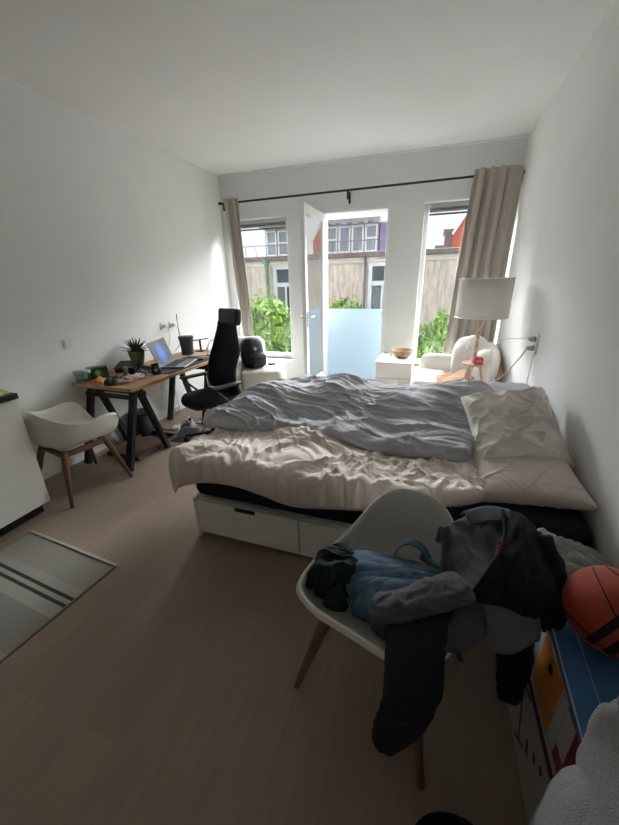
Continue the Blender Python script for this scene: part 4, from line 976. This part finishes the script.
# black duffel + plastic bag between bed and boxes
du = thing('black_duffel_bag', 'black bag wedged between the bed and the box stack', 'bag', (.60, 1.31, 0))
weld(soft_block(B(), -.17, .17, -.17, .17, 0, .44, .07, .02, 3, n=20, wr=.02).build('body', JACKB, du))
B().tube([(-.12, -.05, .43), (-.06, -.05, .49), (.04, -.05, .49), (.1, -.05, .43)], .01, 8).build('handle', JACKB, du, smooth=True)
def pbag(u, v):
    x = lerp(.52, .77, u); y = lerp(1.26, 1.46, v); e = edgeprof(u, v, .25, .3)
    return Vector((x, y+.02*nz(u*5, v*5), .475+.08*e*(1-.5*u)+.05*(1-u)*v))
PB = glass_mat('crinkled_plastic', (.75, .77, .75), diff=.45, dcol=(.75, .76, .73), rough=.15)
tag(cloth('plastic_bag', 60, 50, pbag, PB, None, 0.001, lambda u, v, p: .03*billow(u*3.5, v*3.5, 31, 4)), 'crumpled translucent plastic bag behind the basketball', 'bag')

# ================================================================== CLOTHES ON THE CHAIR
def heap(name, lbl, mat, outline, z0, h, seed, cat='garment', amp=.02, fq=(6, 14), ang=.4, n=(110, 70)):
    """soft heap over a 4-sided plan outline [front-left, front-right, back-right, back-left]"""
    A, Bq, Cq, D = [Vector((*p, 0)) for p in outline]
    def base(u, v):
        q = A.lerp(Bq, u).lerp(D.lerp(Cq, u), v); e = edgeprof(u, v, .28, .3)
        q = q + Vector((.03*nz(u*3, v*3, seed), .03*nz(u*3+9, v*3, seed), 0))
        return Vector((q.x, q.y, z0+h*e+.03*nz(q.x*9, q.y*9, seed)*e))
    def wr(u, v, p):
        x, y = p.x+.04*nz(p.x*8, p.y*8, seed), p.y+.04*nz(p.x*8+4, p.y*8, seed)
        al, ac_ = x*math.cos(ang)+y*math.sin(ang), -x*math.sin(ang)+y*math.cos(ang)
        return amp*(1.1*ridge(al*fq[0], ac_*fq[1], seed, 3)+.4)*min(1, 3*edgeprof(u, v, .1, .1))
    o = cloth(name, n[0], n[1], base, mat, None, .006, wr)
    return tag(o, lbl, cat)
heap('dark_green_garment', 'dark green garment crumpled at the left arm of the loaded chair', DARKG, [(-.345, .95), (-.22, .89), (-.17, 1.06), (-.30, 1.12)], .48, .095, 3, amp=.03, fq=(9, 14))
jr = thing('jeans', 'blue denim jeans folded over on the seat of the white chair', 'jeans', (-.05, 1.0, .45))
def jw(s, amp=.015, f=(7, 9)):
    def wr(u, v, p):
        x, y, z = p.x+.04*nz(p.x*7, p.y*7, s), p.y, p.z
        return amp*(1.1*ridge((x+y)*f[0], (x-y)*f[1]*.6+z*f[1]*.5, s, 3)+.3)*min(1, 4*edgeprof(u, v, .1, .1))
    return wr
def dw(s, ang, amp=.011):
    def wr(u, v, p):
        x, y = p.x+.03*nz(p.x*6, p.y*6, s), p.y+.03*nz(p.x*6, p.y*6, s+5)
        al, ac_ = x*math.cos(ang)+y*math.sin(ang), -x*math.sin(ang)+y*math.cos(ang)
        return amp*(ridge(al*3.5, ac_*15, s, 2)+.5*ridge(al*8, ac_*26, s+3, 2)+.3)*min(1, 4*edgeprof(u, v, .1, .1))
    return wr
cloth('trouser_leg', 80, 60, net([
    [(-.26, 1.13, .47), (-.17, 1.14, .50), (-.04, 1.17, .52), (.10, 1.15, .50)],
    [(-.29, 1.075, .53), (-.18, 1.09, .585), (-.045, 1.09, .60), (.12, 1.09, .585)],
    [(-.26, 1.01, .555), (-.14, 1.01, .61), (-.02, 1.02, .625), (.12, 1.03, .60)],
    [(-.21, .965, .53), (-.10, .96, .59), (0, .965, .61), (.12, .99, .60)]]), DENIM, jr, .012, dw(3, .15))
cloth('trouser_leg', 80, 60, net([
    [(-.24, 1.01, .52), (-.11, .995, .585), (0, .995, .60), (.12, 1.0, .585)],
    [(-.215, .955, .535), (-.10, .945, .60), (.01, .95, .615), (.12, .975, .60)],
    [(-.185, .915, .505), (-.08, .89, .56), (.02, .90, .575), (.11, .94, .565)],
    [(-.17, .90, .46), (-.07, .865, .49), (.02, .87, .50), (.11, .90, .50)]]), DENIM, jr, .012, dw(9, .35))
cloth('waistband', 40, 12, net([
    [(-.06, 1.075, .585), (-.045, 1.09, .635), (.0, 1.10, .665), (.05, 1.10, .64), (.075, 1.09, .59)],
    [(-.055, 1.105, .585), (-.04, 1.12, .63), (.005, 1.13, .658), (.055, 1.13, .635), (.085, 1.12, .585)],
    [(-.05, 1.13, .575), (-.035, 1.15, .615), (.01, 1.16, .64), (.06, 1.155, .62), (.09, 1.145, .575)]]), DENIM, jr, .006)
B().bar((.045, 1.12, .60), (.14, 1.06, .60), .03, .012, side=(0, 0, 1)).build('belt_strap', DENIM, jr, .004, world=True)

jk = thing('dark_jacket', 'charcoal and black jacket slung over the back and arm of the white chair', 'jacket', (.25, 1.0, .5))
cloth('front_panel', 90, 90, net([
    [(.095, 1.20, .62), (.22, 1.27, .70), (.34, 1.27, .70)],
    [(.103, 1.17, .71), (.222, 1.22, .775), (.341, 1.22, .80)],
    [(.112, 1.055, .66), (.207, 1.078, .73), (.316, 1.10, .78)],
    [(.085, .98, .61), (.175, .973, .68), (.262, .972, .74)],
    [(-.015, .925, .60), (.07, .88, .635), (.16, .875, .66)],
    [(-.096, .885, .575), (-.077, .825, .575), (.02, .82, .57)],
    [(-.105, .875, .54), (-.08, .815, .52), (.02, .80, .50)]]), JACK, jk, .010, dw(15, -1.0, .016))
cloth('side_drape', 50, 50, net([
    [(.06, .92, .64), (.14, .93, .66), (.24, .96, .68)],
    [(.07, .83, .645), (.15, .84, .65), (.235, .90, .655)],
    [(.085, .785, .615), (.17, .80, .62), (.245, .87, .625)],
    [(.09, .765, .585), (.175, .785, .585), (.25, .86, .59)]]), JACK, jk, .010, dw(25, .6, .010))
cloth('collar', 40, 20, net([[(.17, 1.20, .765), (.25, 1.225, .80), (.32, 1.21, .815)], [(.18, 1.18, .79), (.25, 1.20, .815), (.325, 1.18, .83)], [(.19, 1.13, .77), (.26, 1.14, .80), (.32, 1.13, .815)]]), M('blue_grey_lining', (.13, .16, .20), .9, .3, 20, .3, 200), jk, .006, jw(5, .006))
cloth('back_panel', 80, 90, net([
    [(.29, 1.27, .68), (.37, 1.28, .68), (.44, 1.25, .62)],
    [(.296, 1.20, .82), (.37, 1.215, .81), (.44, 1.20, .745)],
    [(.285, 1.05, .805), (.36, 1.05, .81), (.455, 1.075, .71)],
    [(.23, .935, .77), (.325, .935, .765), (.455, .99, .665)],
    [(.195, .90, .70), (.305, .90, .72), (.436, .955, .60)],
    [(.19, .90, .66), (.305, .91, .66), (.43, .96, .55)]]), JACKB, jk, .010, dw(7, 1.2, .012))
tubecloth('sleeve', [(.42, 1.16, .76), (.445, 1.09, .70), (.455, 1.03, .62), (.45, 1.0, .54)], (.04, .055, .055, .04), (.035, .04, .04, .03), JACKB, jk, 32, 60, .006, (5, 2), 4, side=(0, 1, 0))
SLV = M('black_sleeve', (.026, .026, .031), .95, .3, 14, .3, 200)
tubecloth('sleeve', [(.10, .90, .65), (.07, .85, .63), (.048, .77, .56), (.054, .755, .42), (.040, .75, .28), (.004, .75, .15), (-.015, .75, .07)], (.060, .078, .082, .084, .076, .060, .034), (.04, .045, .045, .04, .038, .034, .026), SLV, jk, 40, 110, .007, (5, 3), 8, side=(1, .15, 0))
tubecloth('forearm', [(.18, .92, .70), (.08, .86, .695), (-.01, .83, .65), (-.085, .845, .60)], (.05, .055, .05, .042), (.022, .026, .026, .024), JACK, jk, 40, 80, .008, (7, 3), 12, side=(0, 1, 0))
b = B()
REDP = M('red_embroidery', (.50, .06, .07), .7)
for k, (dx, dy) in enumerate(((0, 0), (.012, .012), (.004, .026), (.018, .034), (.012, .050), (.022, .06))):
    b.lathe([(0, 0), (.007, 0), (.005, .004), (0, .004)], 7, (0, 0, 0), T(.268+dx, 1.005+dy, .765+.02+.05*dy, k, -.5, -.3))
b.build('red_logo', REDP, jk, world=True)
sh = cloth('grey_shirt', 60, 60, net([
    [(.16, .955, .66), (.268, .985, .70), (.364, .975, .70)],
    [(.145, .93, .60), (.263, .90, .63), (.392, .946, .64)],
    [(.16, .925, .56), (.285, .875, .585), (.403, .922, .60)],
    [(.175, .92, .53), (.295, .865, .52), (.405, .915, .56)]]), SHIRT, None, .008, jw(15, .010, (8, 6)))
tag(sh, 'slate grey shirt hanging below the black jacket from the chair arm', 'shirt')
bt = thing('black_trousers', 'black trouser leg hanging from under the grey shirt towards the floor', 'trousers', (.36, .95, .2))
tubecloth('trouser_leg', [(.35, .985, .60), (.36, .97, .50), (.375, .965, .38), (.38, .955, .26), (.38, .95, .20)], (.05, .055, .05, .04, .03), (.02, .025, .025, .02, .015), JACKB, bt, 24, 50, .005, (5, 2), 21, side=(1, 0, 0))

# ================================================================== GREY FLEECE + BLACK BAG IN THE FOREGROUND
fc = cloth('grey_fleece_jacket', 110, 90, net([
    [(.25, .42, .50), (.30, .50, .52), (.36, .57, .56), (.46, .60, .56), (.60, .62, .56)],
    [(.25, .38, .64), (.30, .45, .68), (.35, .51, .76), (.375, .56, .87), (.50, .58, .87)],
    [(.27, .30, .76), (.32, .37, .80), (.365, .44, .84), (.395, .50, .93), (.50, .50, .94)],
    [(.32, .20, .78), (.37, .24, .82), (.42, .30, .86), (.48, .36, .92), (.58, .38, .94)],
    [(.36, .05, .76), (.42, .08, .80), (.48, .10, .82), (.54, .12, .86), (.62, .14, .88)]]), FLEECE, None, .014, lambda u, v, p: .020*ridge(p.x*9+p.z*4, p.y*5-p.z*5, 2, 2)+.022*crease(p.x-p.z*.4, p.y+p.z*.6, 8, 5, .6))
tag(fc, 'light grey fleece jacket heaped over the near end of the box stack', 'jacket')
bh = thing('beanie', 'black knitted cap on the floor at the bottom edge of the photo', 'cap', (.215, .575, 0), .2)
bh.scale = (.95, .85, .85)
def capf(u, v):
    th = u*2*PI; ph = v*PI/2
    return Vector((.13*math.cos(th)*math.cos(ph)**.8, .11*math.sin(th)*math.cos(ph)**.8, .115*math.sin(ph)*(1+.05*nz(math.cos(th)*2, math.sin(th)*2, ph*2))))
B().grid(36, 14, capf).build('knit_crown', JACKB, bh, smooth=True)
B().tube([(.118*math.cos(t*PI/20), .10*math.sin(t*PI/20), .016) for t in range(41)], .015, 8, caps=False).build('rolled_brim', JACKB, bh, smooth=True)

for o in list(COL.objects):
    g = {'drinking_glass': 'drinking glasses on the desk', 'wall_socket': 'wall sockets', 'curtain': 'beige curtains', 'pillow': 'pillows on the bed',
         'courtyard_shrub': 'shrubs in the courtyard', 'brick_house': 'brick houses beyond the courtyard', 'power_cable': 'loose cables', 'roller_blind': 'roller blinds', 'shell_armchair': 'shell armchairs'}.get(o.name.split('.')[0])
    if g and o.parent is None and 'label' in o: o['group'] = g
